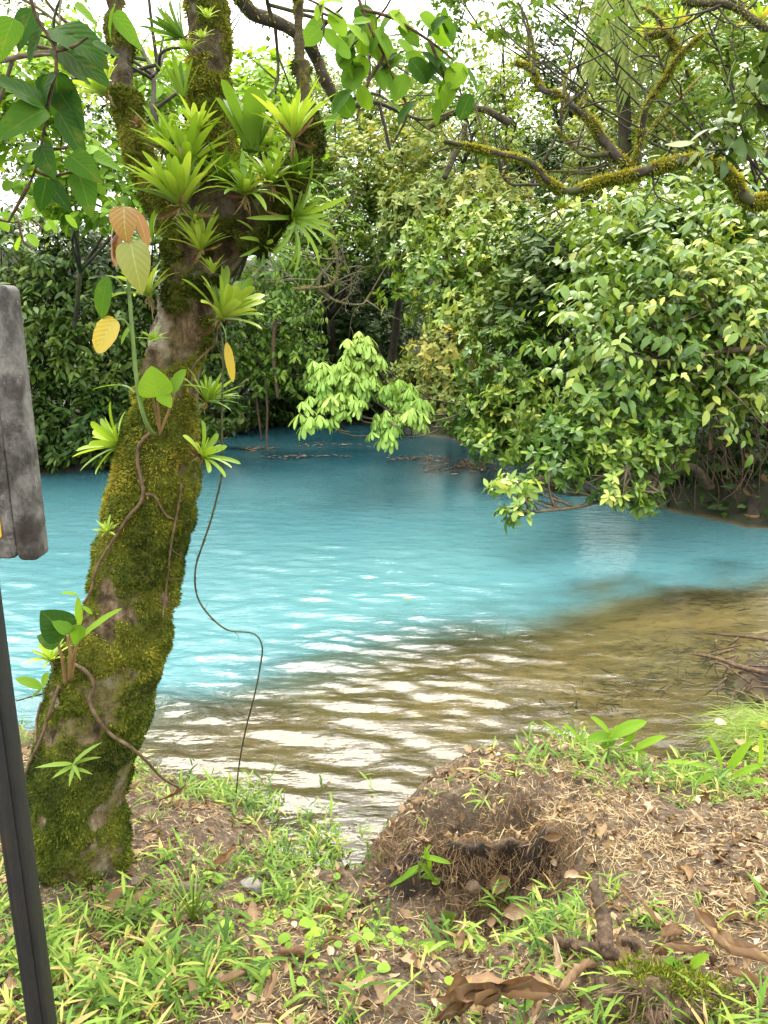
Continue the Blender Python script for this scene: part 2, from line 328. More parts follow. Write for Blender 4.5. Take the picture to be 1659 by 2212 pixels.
# the undercut: the lip of the mound leans out over the hollow
lip = np.exp(-(((GX - G(1060, 1790, .38)[0]) / .24) ** 2 + ((GY - G(1060, 1790, .38)[1]) / .13) ** 2)) * sst(.24, .37, GZ)
PX, PY = GX + .03 * (fb2(GX, GY, 9, 2, 3) - .5) * (np.abs(GX) < 2), GY - .06 * lip
def inpoly(poly, x, y):
    s = np.zeros(x.shape, bool)
    for a, b in zip(poly, np.roll(poly, -1, 0)):
        with np.errstate(divide='ignore', invalid='ignore'): s ^= ((a[1] > y) != (b[1] > y)) & (x < a[0] + (y - a[1]) * (b[0] - a[0]) / (b[1] - a[1]))
    return s
steep = np.hypot(np.gradient(GZ, axis=1) / np.gradient(GX, axis=1), np.gradient(GZ, axis=0) / np.gradient(GY, axis=0))
hollow_shade = (inpoly(HOL, GX, GY) & (np.abs(GX) < 2)) * np.clip(.55 + .45 * sst(.35, .9, steep) + .9 * (fb2(GX, GY, 12, 3, 8) - .5), 0, 1)   # shade under the lip painted into the soil as a near-black tone
nx, ny = len(gx), len(gy); i = np.arange(ny - 1)[:, None] * nx; j = np.arange(nx - 1)[None]
mb = MB(); mb.add(np.stack([PX, PY, GZ], -1).reshape(-1, 3), np.stack([i + j, i + j + 1, i + nx + j + 1, i + nx + j], -1).reshape(-1, 4), hollow_shade.ravel())
k = NT('bank_soil'); ob = k.obj(); zz = k.n('SeparateXYZ', Vector=k.n('NewGeometry').outputs['Position'])
n1 = k.noise(ob, 42., 6., .7); n2 = k.noise(ob, 6., 4.); n3 = k.noise(ob, 150., 4., .7)
soil = k.ramp(n1, [(.25, (.032, .021, .013)), (.5, (.10, .072, .046)), (.72, (.24, .185, .125))])
soil = k.mix(k.mr(n2, .5, .68, 0., .7), soil, (.05, .032, .02))
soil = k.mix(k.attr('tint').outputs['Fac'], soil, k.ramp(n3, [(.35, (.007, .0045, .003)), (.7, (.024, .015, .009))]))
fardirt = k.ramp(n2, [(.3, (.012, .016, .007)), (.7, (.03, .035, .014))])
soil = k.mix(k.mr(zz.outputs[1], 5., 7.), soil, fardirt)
nb = k.noise(k.mapv(ob, (1.2, 2.4, 1.)), 1.5, 5., .6); nb2 = k.noise(k.mapv(ob, (1, 1.5, 1)), 9., 4.)
bed = k.ramp(nb, [(.3, (.11, .082, .036)), (.5, (.22, .168, .078)), (.7, (.32, .25, .12))])
bed = k.mix(k.mr(nb2, .52, .66, 0., .6), bed, (.035, .03, .016))
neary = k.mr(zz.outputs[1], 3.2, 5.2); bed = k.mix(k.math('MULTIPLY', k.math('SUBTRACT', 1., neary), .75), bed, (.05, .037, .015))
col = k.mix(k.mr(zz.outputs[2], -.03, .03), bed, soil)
wet = k.mr(zz.outputs[2], .0, .09, .35, .9)
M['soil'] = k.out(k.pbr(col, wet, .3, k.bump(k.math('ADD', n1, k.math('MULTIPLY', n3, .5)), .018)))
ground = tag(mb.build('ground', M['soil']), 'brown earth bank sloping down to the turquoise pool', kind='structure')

# ---------------------------------------------------------------- water
wx = axis(-3.2, 4.6, .035, -60, 24, 1.12); wy = np.r_[np.arange(2.35, 5.2, .02), np.arange(5.2, 9, .04), np.arange(9, 20, .12)]
WX, WY = np.meshgrid(wx, wy)
LINE = np.array([G(x, y, 0)[:2] for x, y in ((-200, 1600), (100, 1600), (300, 1570), (400, 1520), (560, 1465), (700, 1430), (850, 1395), (1000, 1345), (1150, 1310), (1290, 1285), (1420, 1258), (1560, 1240), (1750, 1228))])
def line_y(x): return np.interp(x, LINE[:, 0], LINE[:, 1])
dl = WY - line_y(WX); nz = fb2(WX, WY * 1.6, 1.1, 4, 21) - .5
wid = np.interp(WX, [-1, 0, 1.2, 2.5], [.95, .95, .8, .6])
swl = fb2(WX * 1.2 + .8 * nz, WY * 2.4, 1.6, 4, 23) - .5
milk = sst(-1.0, 1.0, (dl + nz * 1.0 + swl * .7) / wid)
murk = .30 + .5 * sst(.25, .6, np.clip(1.5 * (nz + .28), 0, 1)) * sst(4.1, 4.7, WY) * sst(6.2, 5.4, WY)   # faint silt over the shallows
milk = np.maximum(milk, np.where(WY < line_y(WX), .22 * murk, 0))
# ripples, as real relief: livelier near the outlet, calm under the far trees
def ripple(x, y):
    xr, yr = x * .97 - y * .22, y * .97 + x * .22
    wrp = (fb2(x, y, .9, 2, 31) - .5) * .5
    a = fb2(xr * 4.4 + wrp, yr * 9.4 + wrp * 2, 1.0, 3, 33) - .5
    b = fb2(xr * 4.5, yr * 13., 1.0, 2, 37) - .5
    return .85 * a + .6 * b
amp = np.interp(WY, [2.3, 2.9, 3.3, 4.6, 5.6, 8, 16], [.007, .016, .038, .042, .03, .018, .008]) * (1 - .72 * sst(.5, 2.2, WX) * sst(3.2, 4.2, WY))
amp = amp * sst(-.0, .25, -sdist(WX, WY) + .06)
WZ = ripple(WX, WY) * amp
nx, ny = len(wx), len(wy); i = np.arange(ny - 1)[:, None] * nx; j = np.arange(nx - 1)[None]
mb = MB(); mb.add(np.stack([WX, WY, WZ], -1).reshape(-1, 3), np.stack([i + j, i + j + 1, i + nx + j + 1, i + nx + j], -1).reshape(-1, 4), milk.ravel())
k = NT('milky_turquoise_water'); ob = k.obj(); mk = k.attr('tint').outputs['Fac']
h = k.math('ADD', k.noise(k.mapv(ob, (2.2, 7., 1.)), 1.6, 3.), k.math('MULTIPLY', k.noise(k.mapv(ob, (1., 2.4, 1.)), 14., 2.), .3))
nm = k.bump(h, .018, .55)
cv = k.noise(k.mapv(ob, (.5, 1., 1.)), .7, 3.)
sp = k.n('SeparateXYZ', Vector=ob)
body = k.mix(k.mr(sp.outputs[1], 6., 13.), (.056, .148, .164), (.008, .056, .076))  # far water coloured darker for the trees' shade and reflection
body = k.mix(k.mr(cv, .35, .65, 0., .3), body, (.08, .175, .185))
thin = k.mr(mk, .15, .7); body = k.mix(thin, (.085, .10, .058), body)
dif = k.n('BsdfDiffuse', Color=body).outputs[0]; trn = k.n('BsdfTransparent', Color=(.88, .87, .72)).outputs[0]
under = k.n('MixShader', i0=mk, i1=trn, i2=dif).outputs[0]
fr = k.n('Fresnel', IOR=1.42, Normal=nm).outputs[0]
gl = k.n('BsdfGlossy', Color=(1, 1, 1), Roughness=.09, Normal=nm).outputs[0]
M['water'] = k.out(k.n('MixShader', i0=fr, i1=under, i2=gl).outputs[0])
water = tag(mb.build('water', M['water']), 'milky turquoise pool with clear brown shallows at the near edge', kind='structure')
# ---------------------------------------------------------------- the leaning mossy tree
def dpath(rows):
    """rows of (left, right, y, depth) in the picture -> centre line and radii"""
    C = []; r = []
    for a, b, y, d in rows:
        p = P((a + b) / 2, y, d); C.append(p); q = SZ(p, (b - a) / 2) * .95; r.append(q - min(.019, .2 * q))
    return np.array(C), np.array(r)
mtree = thing('mossy_tree', 'leaning mossy tree trunk forking under rosette plants, in front of the pool', 'tree', (P(165, 1870, 2.3)[0], 2.3, .3))
k = NT('mossy_bark'); ob = k.obj(); mo = k.attr('tint').outputs['Fac']
nb1 = k.noise(k.mapv(ob, (1, 1, .35)), 30., 6., .7); nb2 = k.noise(ob, 7., 4.); nb3 = k.noise(ob, 75., 4., .7); nb4 = k.noise(ob, 3.2, 3.)
bark = k.ramp(nb1, [(.3, (.035, .022, .012)), (.5, (.17, .12, .07)), (.68, (.36, .28, .19))])
bark = k.mix(k.mr(nb2, .56, .66, 0., .8), bark, (.42, .38, .31))
bark = k.mix(k.mr(nb4, .45, .6, 0., .55), bark, (.12, .13, .03))
mossc = k.mix(k.mr(nb4, .4, .62), k.ramp(nb3, [(.3, (.02, .032, .007)), (.7, (.10, .125, .016))]), k.ramp(nb3, [(.3, (.07, .075, .012)), (.7, (.22, .21, .03))]))
bark = k.mix(k.mr(k.noise(ob, 11., 4.), .5, .62, 0., .85), bark, (.035, .024, .014))
bark = k.mix(k.mr(k.n('SeparateXYZ', Vector=k.n('NewGeometry').outputs['Position']).outputs[2], 2.2, 2.45, 0., .6), bark, (.035, .027, .015))  # bark darkened from the fork up, painting in its shade
f = k.mr(k.math('ADD', mo, k.math('MULTIPLY', k.math('SUBTRACT', nb3, .5), .5)), .38, .6)
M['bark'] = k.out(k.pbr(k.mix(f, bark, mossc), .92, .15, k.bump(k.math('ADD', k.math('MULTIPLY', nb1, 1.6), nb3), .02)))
def moss_mask(V, low, high):
    """How mossy a point of bark is: real patches."""
    return np.clip(.5 + (fbm(V * 5.5, 4, 51) - .5) * 2.4 + (fbm(V * 17, 3, 53) - .5) * 2.3 + low, 0, high)
TRUNKPARTS = []
def mtube(name, rows, bias, parent=None, n=220, seg=96, lump=.055, thick=.018):
    C, r = dpath(rows); u = np.linspace(0, 1, n); C = catmull(C, n); r = np.interp(u * (len(rows) - 1), np.arange(len(rows)), r)
    T, N, B = frames(C); a = np.arange(seg) * 2 * math.pi / seg
    D = np.cos(a)[None, :, None] * N[:, None] + np.sin(a)[None, :, None] * B[:, None]
    V = C[:, None] + D * r[:, None, None]
    bz = np.interp(u, np.linspace(0, 1, len(bias)), bias)[:, None]
    m = moss_mask(V, bz - .0, 1.)
    rr = r[:, None] * (1 + lump * 2 * (fbm(V * 4.2, 3, 41) - .5)) + thick * (m - .3) + .012 * (fbm(V * 30, 3, 43) - .5) + .034 * m * (fbm(V * 15, 3, 44) - .42)
    V = C[:, None] + D * rr[..., None]
    i = np.arange(n - 1)[:, None] * seg; j = np.arange(seg)[None]; j2 = (j + 1) % seg
    mb = MB(); mb.add(V.reshape(-1, 3), np.stack([i + j, i + j2, i + seg + j2, i + seg + j], -1).reshape(-1, 4), m.ravel())
    o = mb.build(name, M['bark'], parent or mtree)
    TRUNKPARTS.append((V, D, m)); return o
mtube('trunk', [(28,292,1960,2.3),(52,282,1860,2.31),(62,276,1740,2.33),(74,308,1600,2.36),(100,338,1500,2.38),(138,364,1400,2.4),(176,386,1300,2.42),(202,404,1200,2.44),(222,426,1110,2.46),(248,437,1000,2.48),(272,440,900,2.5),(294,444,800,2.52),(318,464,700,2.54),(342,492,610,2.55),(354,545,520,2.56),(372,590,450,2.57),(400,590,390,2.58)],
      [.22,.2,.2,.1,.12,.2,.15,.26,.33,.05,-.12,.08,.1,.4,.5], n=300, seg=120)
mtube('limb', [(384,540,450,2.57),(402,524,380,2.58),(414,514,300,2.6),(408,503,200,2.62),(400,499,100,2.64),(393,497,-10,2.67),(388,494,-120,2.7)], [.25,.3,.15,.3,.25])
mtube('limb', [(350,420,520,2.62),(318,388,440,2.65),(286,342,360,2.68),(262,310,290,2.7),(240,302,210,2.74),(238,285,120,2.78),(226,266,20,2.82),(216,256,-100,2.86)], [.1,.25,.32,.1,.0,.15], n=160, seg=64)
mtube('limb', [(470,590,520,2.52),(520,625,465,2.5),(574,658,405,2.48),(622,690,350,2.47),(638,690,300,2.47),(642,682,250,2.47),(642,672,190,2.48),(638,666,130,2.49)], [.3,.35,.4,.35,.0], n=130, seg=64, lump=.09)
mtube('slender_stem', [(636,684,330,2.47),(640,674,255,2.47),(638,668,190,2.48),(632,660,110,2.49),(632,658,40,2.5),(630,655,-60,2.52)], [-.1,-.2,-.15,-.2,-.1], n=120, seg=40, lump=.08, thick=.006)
# moss as fronds standing on the mossy patches
rng = np.random.default_rng(11); mb = MB()
for kk, (V, D, m) in enumerate(TRUNKPARTS):
    n, s = m.shape; e1 = np.linalg.norm(np.diff(V, axis=0), axis=-1)[:, :]; e2 = np.linalg.norm(np.roll(V, -1, 1) - V, axis=-1)[:-1]
    w = e1 * e2 * sst(.42, .75, m[:-1]); w[V[:-1, :, 1] > V[:-1, :, 1].mean(1, keepdims=True) + .05] *= .25
    tot = int(w.sum() * 65000); c = rng.choice(w.size, tot, p=(w / w.sum()).ravel()); a, b = np.divmod(c, s)
    p = V[a, b] + rng.uniform(0, 1, (tot, 1)) * (V[a + 1, b] - V[a, b]) + rng.uniform(0, 1, (tot, 1)) * (V[a, (b + 1) % s] - V[a, b]); d = D[a, b]
    pat = .5 * fbm(p * 3.4, 3, 61) + .5 * fbm(p * 13, 3, 62); tn = .45 + (pat - .5) * 2.6 + rng.normal(0, .13, tot) - (.3, 0, 0, .36, .1)[kk] * (sst(1.95, 2.3, p[:, 2]) if kk == 0 else 1) - (.22 * sst(1.3, .8, p[:, 2]) + .25 * sst(.03, .12, p[:, 0] - np.interp(p[:, 2], [.3, 1, 2.2], [-.78, -.62, -.42])) if kk == 0 else 0); tn = np.clip(tn, 0, 1)  # moss tint lowered at fork, foot and right side to paint their shade
    big = fbm(p * 9, 2, 63)
    L = rng.uniform(.005, .016, tot) * (.6 + 1.0 * big)
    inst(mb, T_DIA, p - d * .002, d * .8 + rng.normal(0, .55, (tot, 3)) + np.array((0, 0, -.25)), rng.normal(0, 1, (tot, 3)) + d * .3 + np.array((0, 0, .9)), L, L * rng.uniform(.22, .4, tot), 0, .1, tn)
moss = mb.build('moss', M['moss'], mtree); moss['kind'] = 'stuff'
def on_trunk(x, y, part=0, off=.0):
    """Point and outward normal on the visible side of the trunk at picture (x, y)."""
    V, D, m = TRUNKPARTS[part]; q = V.reshape(-1, 3); X, Y = proj(q); dd = (X - x) ** 2 + (Y - y) ** 2 + np.where((D.reshape(-1, 3) * (q - CAM)).sum(-1) > 0, 9e5, 0)
    i = int(np.argmin(dd)); return q[i] + D.reshape(-1, 3)[i] * off, D.reshape(-1, 3)[i]
CANOPY = [((-1.9, .4, 6.0), (1.7, 1.3, .7)), ((.4, -.6, 6.6), (1.7, 1.2, .8)), ((-.9, 2.2, 7.2), (1.2, .9, .6))]
# ---------------------------------------------------------------- forest on the far bank
ZUP = np.array((0, 0, 1.0))
LSC, DSC = .82, 1.3
def crown(mb, blobs, dens, L, W, rng, style='spray', k=7, up=.35, droop=.4, tmp=T_LEAF, t0=.45, tv=.16, tb=.12, shell=.45, sp=None, curl=.35, back=.45, lump=.55, gap=0., flat=0.):
    """Leaves on twigs through the shells of the blobs; returns the twig tips."""
    tips = []; L *= LSC; W *= LSC; dens *= DSC
    for bi, (c, r) in enumerate(blobs):
        c = np.asarray(c); r = np.asarray(r); n = max(4, int(dens * math.pi * r[0] * r[2] * 2.0 / (.5 * L * W * k)))
        u = nrm(rng.normal(0, 1, (n, 3))); keep = ((u[:, 1] < .35) | (rng.uniform(0, 1, n) < back)); keep &= (u[:, 2] > -.55) | (rng.uniform(0, 1, n) < .6); u = u[keep]; n = len(u)
        rad = (1 - shell * rng.uniform(0, 1, n) ** 1.6) * (1 - lump / 2 + lump * fbm(u * 1.9 + c * 1.3, 3, 71)) * 1.12
        p = c + u * rad[:, None] * r
        if gap:
            g = fbm(p * (1.1 / max(L * 4, .3)), 3, 73) > .5 - .16 + gap * .3; p, u = p[g], u[g]; n = len(p)
        for cj, rj in blobs[:bi]:                     # leave the inside of the earlier clumps free
            q = ((p - np.asarray(cj)) / np.asarray(rj)); g = ((q ** 2).sum(-1) > .35) | (rng.uniform(0, 1, len(p)) < .2); p, u = p[g], u[g]
        n = len(p)
        if not n: continue
        p[:, 2] = np.maximum(p[:, 2], .12 + rng.uniform(0, .15, n))
        t = nrm(u * np.array((1, 1, .6)) + ZUP * up + rng.normal(0, .38, (n, 3)))
        s = nrm(np.cross(t, ZUP)); v = np.cross(s, t); j = np.arange(k)[None]; spc = sp or L * .34
        tt = np.clip(t0 + tb * rng.normal() + rng.normal(0, tv * .7, n)[:, None] + rng.normal(0, tv * .7, (n, k)), 0, 1)
        tips.append(p)
        if style == 'spray':
            q = (j - k / 2.) * spc; O = p[:, None] + t[:, None] * q[..., None] - ZUP * (droop * .25 * (np.maximum(q, 0) ** 2) / (k * spc))[..., None]
            sg = np.where(j % 2 == 0, 1., -1.)
            D = t[:, None] * .55 + s[:, None] * (sg * .85)[..., None] - ZUP * droop + rng.normal(0, .28, (n, k, 3))
            N = ZUP * .95 + u[:, None] * .55 + rng.normal(0, .32, (n, k, 3))
        else:
            az = (j * 2.399 + rng.uniform(0, 6.28, (n, 1))); ra = s[:, None] * np.cos(az)[..., None] + v[:, None] * np.sin(az)[..., None]
            if style == 'palm':
                t = nrm(u * .35 + ZUP * 1.0); s = nrm(np.cross(t, np.array((.3, 1, 0)))); v = np.cross(s, t); az = j * 2 * math.pi / k + rng.uniform(0, 6.28, (n, 1))
                ra = s[:, None] * np.cos(az)[..., None] + v[:, None] * np.sin(az)[..., None]
                O = p[:, None] + ra * L * .05; D = ra * .8 - ZUP * droop + rng.normal(0, .08, (n, k, 3)); N = t[:, None] * 1. + ra * .5 + rng.normal(0, .1, (n, k, 3))
            else:
                O = p[:, None] - t[:, None] * (rng.uniform(0, .5, (n, k)) * L)[..., None]; D = ra * .85 + t[:, None] * .38 - ZUP * droop * .6 + rng.normal(0, .2, (n, k, 3)); N = t[:, None] + ZUP * .5 + rng.normal(0, .22, (n, k, 3))
        m = n * k; LL = L * rng.uniform(.5, 1.2, m) * np.repeat(rng.uniform(.75, 1.2, n), k)
        inst(mb, tmp, O.reshape(m, 3), D.reshape(m, 3), N.reshape(m, 3), LL, LL * (W / L) * rng.uniform(.85, 1.1, m), curl + rng.normal(0, .3, m), .14 + rng.normal(0, .08, m), tt.ravel())
    return np.concatenate(tips) if tips else np.zeros((0, 3))
def B(x, y, d, rx, ry, rd=None):
    """A leaf clump seen at (x, y), d metres away, with its half sizes in picture units."""
    c = P(x, y, d); return (c, np.array((SZ(c, rx), rd or SZ(c, (rx + ry) * .42), SZ(c, ry))))
def limbs(mb, base, blobs, tips, r0, rng, nb=7, tw=.012, seg=6, via=None):
    base = np.asarray(base, float); cs = np.array([b[0] for b in blobs]); top = cs.mean(0)
    mid = base * .45 + top * .55 + rng.normal(0, .15, 3); mid[2] = max(mid[2], base[2] + .2)
    if via is not None: tube(mb, [base - (0, 0, .25), base * .5 + np.asarray(via) * .5 + (.2, 0, 0), via], [r0 * 1.6, r0 * 1.3, r0 * 1.2], 14, 8, .5, .2, 3); base = np.asarray(via, float)
    tube(mb, [base - (0, 0, 0 if via is not None else .25), base * .75 + mid * .25 + rng.normal(0, .06, 3), mid], [r0 * 1.25, r0 * .85, r0 * .65], 14, 8, .5, .2, 3)
    for (c, r) in blobs:
        q = c * .5 + mid * .5 + rng.normal(0, .12, 3) + (0, 0, -.1); e = c + rng.normal(0, .1, 3)
        tube(mb, [mid, q, e], [r0 * .5, r0 * .36, r0 * .2], 10, seg, .5, .2, 4)
        if len(tips):
            near = tips[np.argsort(((tips - c) ** 2 / r ** 2).sum(-1))[:max(8, len(tips) // len(blobs))]]
            for tp in near[rng.choice(len(near), min(nb, len(near)), replace=False)]:
                s = e * rng.uniform(.35, 1) + q * 0; s = q + (e - q) * rng.uniform(.2, 1); m = (s + tp) / 2 + rng.normal(0, .06, 3) * np.linalg.norm(tp - s)
                tube(mb, [s, m, tp], [r0 * .16 + .006, tw * .8, tw * .3], 7, 4, .5)
def tree(name, label, cat, blobs, base, mat, L, W, seed, dens=2.6, r0=.09, group='trees and shrubs on the far bank', bark='darkbranch', nb=6, via=None, **kw):
    rng = np.random.default_rng(seed); bl = [B(*b) for b in blobs]
    x0 = P(base[0], 900, base[1]); bx, by = x0[0], base[1]; bz = float(zG(np.array([bx]), np.array([by]))[0])
    if len(base) > 2: bz = base[2]
    root = thing(name, label, cat, (bx, by, bz), group)
    mb = MB(); tips = crown(mb, bl, dens, L, W, rng, **kw); mb.build('crown', M[mat], root)
    tm = MB(); limbs(tm, (bx, by, bz), bl, tips, r0, rng, nb, via=via); tm.build('trunk', M[bark], root)
    return root
# skyline and slope, far away
tree('slender_tree', 'tall loose mid-green tree behind the bare mossy limb, left of the white sky gap', 'tree', [(1000, 300, 17, 120, 120), (930, 400, 17, 110, 90), (1060, 190, 17.5, 80, 70)], (990, 18), 'jungle', .19, .08, 101, 2.2, .1, t0=.62, gap=.25)
tree('dark_vine_tree', 'dark blue-green vine-smothered tree standing against the white sky gap', 'tree', [(1170, 130, 22, 50, 60), (1235, 205, 22, 85, 45), (1315, 215, 22, 60, 40), (1300, 130, 22, 30, 60)], (1290, 22.5), 'deep', .2, .1, 102, 2.2, .16, t0=.4)
tree('round_tree', 'dense blue-green tree on the slope directly below the sky gap', 'tree', [(1190, 390, 19, 100, 95), (1110, 340, 19, 80, 60), (1260, 330, 19.5, 90, 60)], (1190, 19.5), 'deep', .2, .085, 103, 2.4, .12, t0=.62)
tree('tall_tree', 'tall thin pale-green tree with a dark trunk near the top right corner', 'tree', [(1470, 150, 15, 110, 120), (1590, 80, 16, 110, 90), (1410, 300, 15, 110, 90), (1560, 270, 14.5, 120, 110)], (1600, 15.5), 'jungle', .2, .085, 104, 1.7, .13, t0=.75, gap=.35)
tree('light_tree', 'light feathery tree behind the upright fork of the mossy limb', 'tree', [(1330, 330, 16, 110, 110), (1440, 400, 14, 110, 80), (1370, 200, 17, 80, 90)], (1340, 16.5), 'olive', .18, .075, 105, 1.9, .08, t0=.5, gap=.3)
tree('flowering_tree', 'yellow-flowering bushy tree on the slope behind the dark branch end', 'tree', [(880, 300, 15, 90, 70), (790, 360, 15, 100, 70), (900, 400, 14.5, 90, 60)], (840, 15.6), 'olive', .17, .075, 106, 1.9, .1, t0=.62, gap=.1)
tree('slope_tree', 'medium green tree on the slope just right of the forked trunk', 'tree', [(720, 420, 15, 110, 90), (800, 500, 15, 110, 80), (690, 520, 14, 90, 80), (640, 440, 15, 90, 100)], (730, 17.3), 'jungle', .17, .075, 107, 2.2, .12, t0=.55)
tree('backlit_tree', 'bright green broadleaf tree glowing behind the left mossy stem', 'tree', [(90, 330, 9, 130, 110), (220, 420, 9, 100, 80), (50, 190, 9, 110, 80), (330, 170, 9.5, 70, 90), (340, 300, 9.5, 70, 90), (140, 110, 9.5, 90, 60)], (120, 11.6), 'fresh', .17, .11, 108, 3.0, .045, nb=2, t0=.55, k=5, gap=.12, droop=.6)
tree('bright_sapling', 'bright green sapling seen between the two upright mossy stems and right of them', 'tree', [(560, 240, 9, 70, 80), (545, 330, 9, 90, 60), (600, 180, 9.2, 60, 60)], (450, 14.6), 'fresh', .18, .12, 109, 1.8, .06, t0=.6, k=5, gap=.3, droop=.5)
tree('far_tree', 'yellowish feathery tree in the gap right of the slender stem', 'tree', [(720, 250, 18, 110, 90), (830, 210, 18.5, 80, 60), (660, 330, 18, 80, 90)], (740, 19), 'olive', .18, .08, 128, 1.9, .1, t0=.45, gap=.15)
tree('far_tree', 'bright leafy tree directly behind the middle mossy stem', 'tree', [(380, 190, 13, 80, 70), (470, 260, 13, 110, 110), (560, 200, 13.5, 80, 80), (600, 330, 13, 80, 100)], (440, 15), 'fresh', .17, .10, 129, 1.7, .09, t0=.45, k=5, gap=.2)
tree('far_tree', 'tall leafy tree at the far right top behind the short mossy limb', 'tree', [(1600, 160, 12.5, 110, 130), (1520, 60, 13, 110, 90), (1640, 330, 12, 80, 110), (1420, 20, 13.5, 90, 60)], (1640, 13.4), 'jungle', .16, .07, 130, 1.7, .08, t0=.7, gap=.2, nb=3)
tree('far_tree', 'loose pale tree between the sky gap and the bare limb fork', 'tree', [(1080, 120, 14, 80, 70), (1000, 190, 14, 80, 70), (1280, 60, 15, 70, 60), (1110, 260, 14, 80, 60)], (1060, 15), 'jungle', .16, .07, 131, 1.3, .07, t0=.75, gap=.3, nb=3)
tree('back_tree', 'dark tree filling the slope behind the large glossy shrub at the right edge', 'tree', [(1500, 470, 12.6, 160, 90), (1640, 520, 12.2, 120, 130), (1380, 540, 12.6, 120, 90)], (1560, 13.4), 'deep', .18, .08, 132, 2.4, .1, t0=.6)
tree('shade_shrub', 'dark shrub added to blacken the shade under the right bank above the stump', 'shrub', [(1560, 950, 9.3, 120, 90), (1660, 1030, 9.0, 90, 80), (1480, 1010, 9.4, 90, 70)], (1640, 9.6), 'deep', .16, .07, 133, 2.2, .05, t0=.2)  # dense dark shrub added to blacken the shade below the bank
tree('shade_shrub', 'dark shrub in the shadowed gap between the whorled-leaf shrub and the overhanging tree', 'shrub', [(1200, 800, 10.8, 80, 110), (1190, 920, 10.4, 70, 80)], (1230, 11.6), 'deep', .16, .07, 134, 2.6, .06, t0=.3)
# dark middle of the cove
tree('shade_tree', 'dark shaded tree leaning over the far end of the pool', 'tree', [(740, 590, 17, 120, 90), (800, 690, 17, 110, 110), (690, 700, 17.3, 120, 110)], (760, 18), 'deep', .17, .075, 110, 2.6, .16, t0=.5)
tree('shade_shrub', 'dark shrub at the waterline in the deepest corner of the cove', 'shrub', [(700, 850, 16.8, 140, 55), (830, 830, 16.6, 110, 80), (580, 860, 16.3, 110, 70), (500, 800, 15.6, 120, 130), (470, 900, 15, 70, 60), (640, 780, 16.6, 100, 90)], (720, 17.6), 'deep', .17, .07, 111, 2.4, .08, t0=.32)
# left wall
tree('vine_draped_tree', 'dark vine-draped tree filling the far left edge above the sign', 'tree', [(40, 560, 11.4, 130, 100), (60, 700, 11.2, 120, 120), (0, 840, 11.2, 110, 140), (70, 950, 11, 110, 60)], (40, 12), 'deep', .17, .07, 112, 2.6, .14, t0=.55, droop=.8)
tree('leafy_tree', 'dark leafy tree between the sign and the mossy trunk', 'tree', [(190, 590, 11.7, 110, 110), (200, 750, 11.4, 110, 120), (180, 900, 11.2, 120, 90), (280, 960, 11.4, 110, 50)], (200, 12.2), 'deep', .18, .07, 113, 2.6, .12, t0=.5, droop=.7)
tree('hidden_tree', 'dark tree directly behind the leaning mossy trunk', 'tree', [(340, 560, 12, 100, 110), (390, 720, 12, 100, 130), (400, 880, 11.8, 110, 90), (300, 800, 12, 90, 110)], (360, 12.8), 'deep', .17, .075, 114, 2.2, .12, t0=.45, droop=.6)
tree('hanging_shrub', 'shrub hanging over the water with trailing roots, right of the mossy trunk', 'shrub', [(560, 600, 12.8, 100, 80), (610, 690, 12.6, 80, 80), (540, 720, 12.8, 80, 80), (640, 780, 12.4, 60, 60), (570, 800, 12.6, 60, 60)], (470, 15.2), 'jungle', .15, .065, 115, 1.9, .08, t0=.5, droop=.9, gap=.15)
# right slope
tree('flowering_shrub', 'yellow-green flowering shrub high on the right slope under the mossy limb tip', 'shrub', [(940, 450, 14, 110, 70), (1050, 430, 13.6, 100, 60), (890, 520, 14, 90, 70)], (960, 15.2), 'olive', .17, .075, 116, 2.4, .08, style='rosette', t0=.66, k=7)
tree('rounded_tree', 'rounded bright green tree in the middle of the right slope', 'tree', [(1040, 520, 12.8, 140, 80), (940, 610, 12.4, 105, 80), (1120, 590, 12.2, 120, 90), (1010, 680, 12, 110, 70)], (1060, 13.8), 'glossy', .17, .075, 117, 2.5, .11, style='rosette', t0=.66, k=7, lump=.9, shell=.55)
tree('spreading_tree', 'spreading tree with shade put into its leaf colour, right of the rounded tree below the mossy limb', 'tree', [(1200, 520, 11.4, 110, 80), (1240, 620, 11, 110, 90), (1140, 690, 11, 100, 80)], (1220, 12.6), 'deep', .2, .085, 118, 2.5, .11, t0=.5, k=11, sp=.07, lump=.8, shell=.55)  # leaf colour darkened to stand for the shaded gap
tree('domed_shrub', 'domed yellow-tinged shrub beside the pale palmate branches', 'shrub', [(970, 790, 11.6, 95, 75), (910, 830, 11.5, 80, 55), (990, 870, 11.3, 80, 60)], (1010, 14.2), 'olive', .13, .06, 119, 2.6, .07, style='rosette', t0=.66, k=7)
tree('waterside_shrub', 'whorled-leaf shrub dropping to the water in the middle of the right bank', 'shrub', [(1090, 790, 10.6, 95, 90), (1120, 890, 10.2, 95, 80), (1050, 910, 10.4, 70, 70), (1090, 960, 9.8, 75, 40)], (1170, 12), 'glossy', .16, .065, 120, 2.6, .08, style='rosette', t0=.55, k=8, lump=.85, shell=.55)
tree('slope_shrub', 'large glossy shrub under the thick base of the mossy limb', 'shrub', [(1330, 480, 9.9, 120, 70), (1470, 470, 9.6, 130, 75), (1600, 500, 9.2, 110, 110), (1330, 570, 9.6, 120, 70)], (1470, 10.8), 'glossy', .2, .09, 121, 2.4, .1, t0=.6, droop=.6, k=11, sp=.075, up=.15, lump=.9, shell=.55, nb=9)
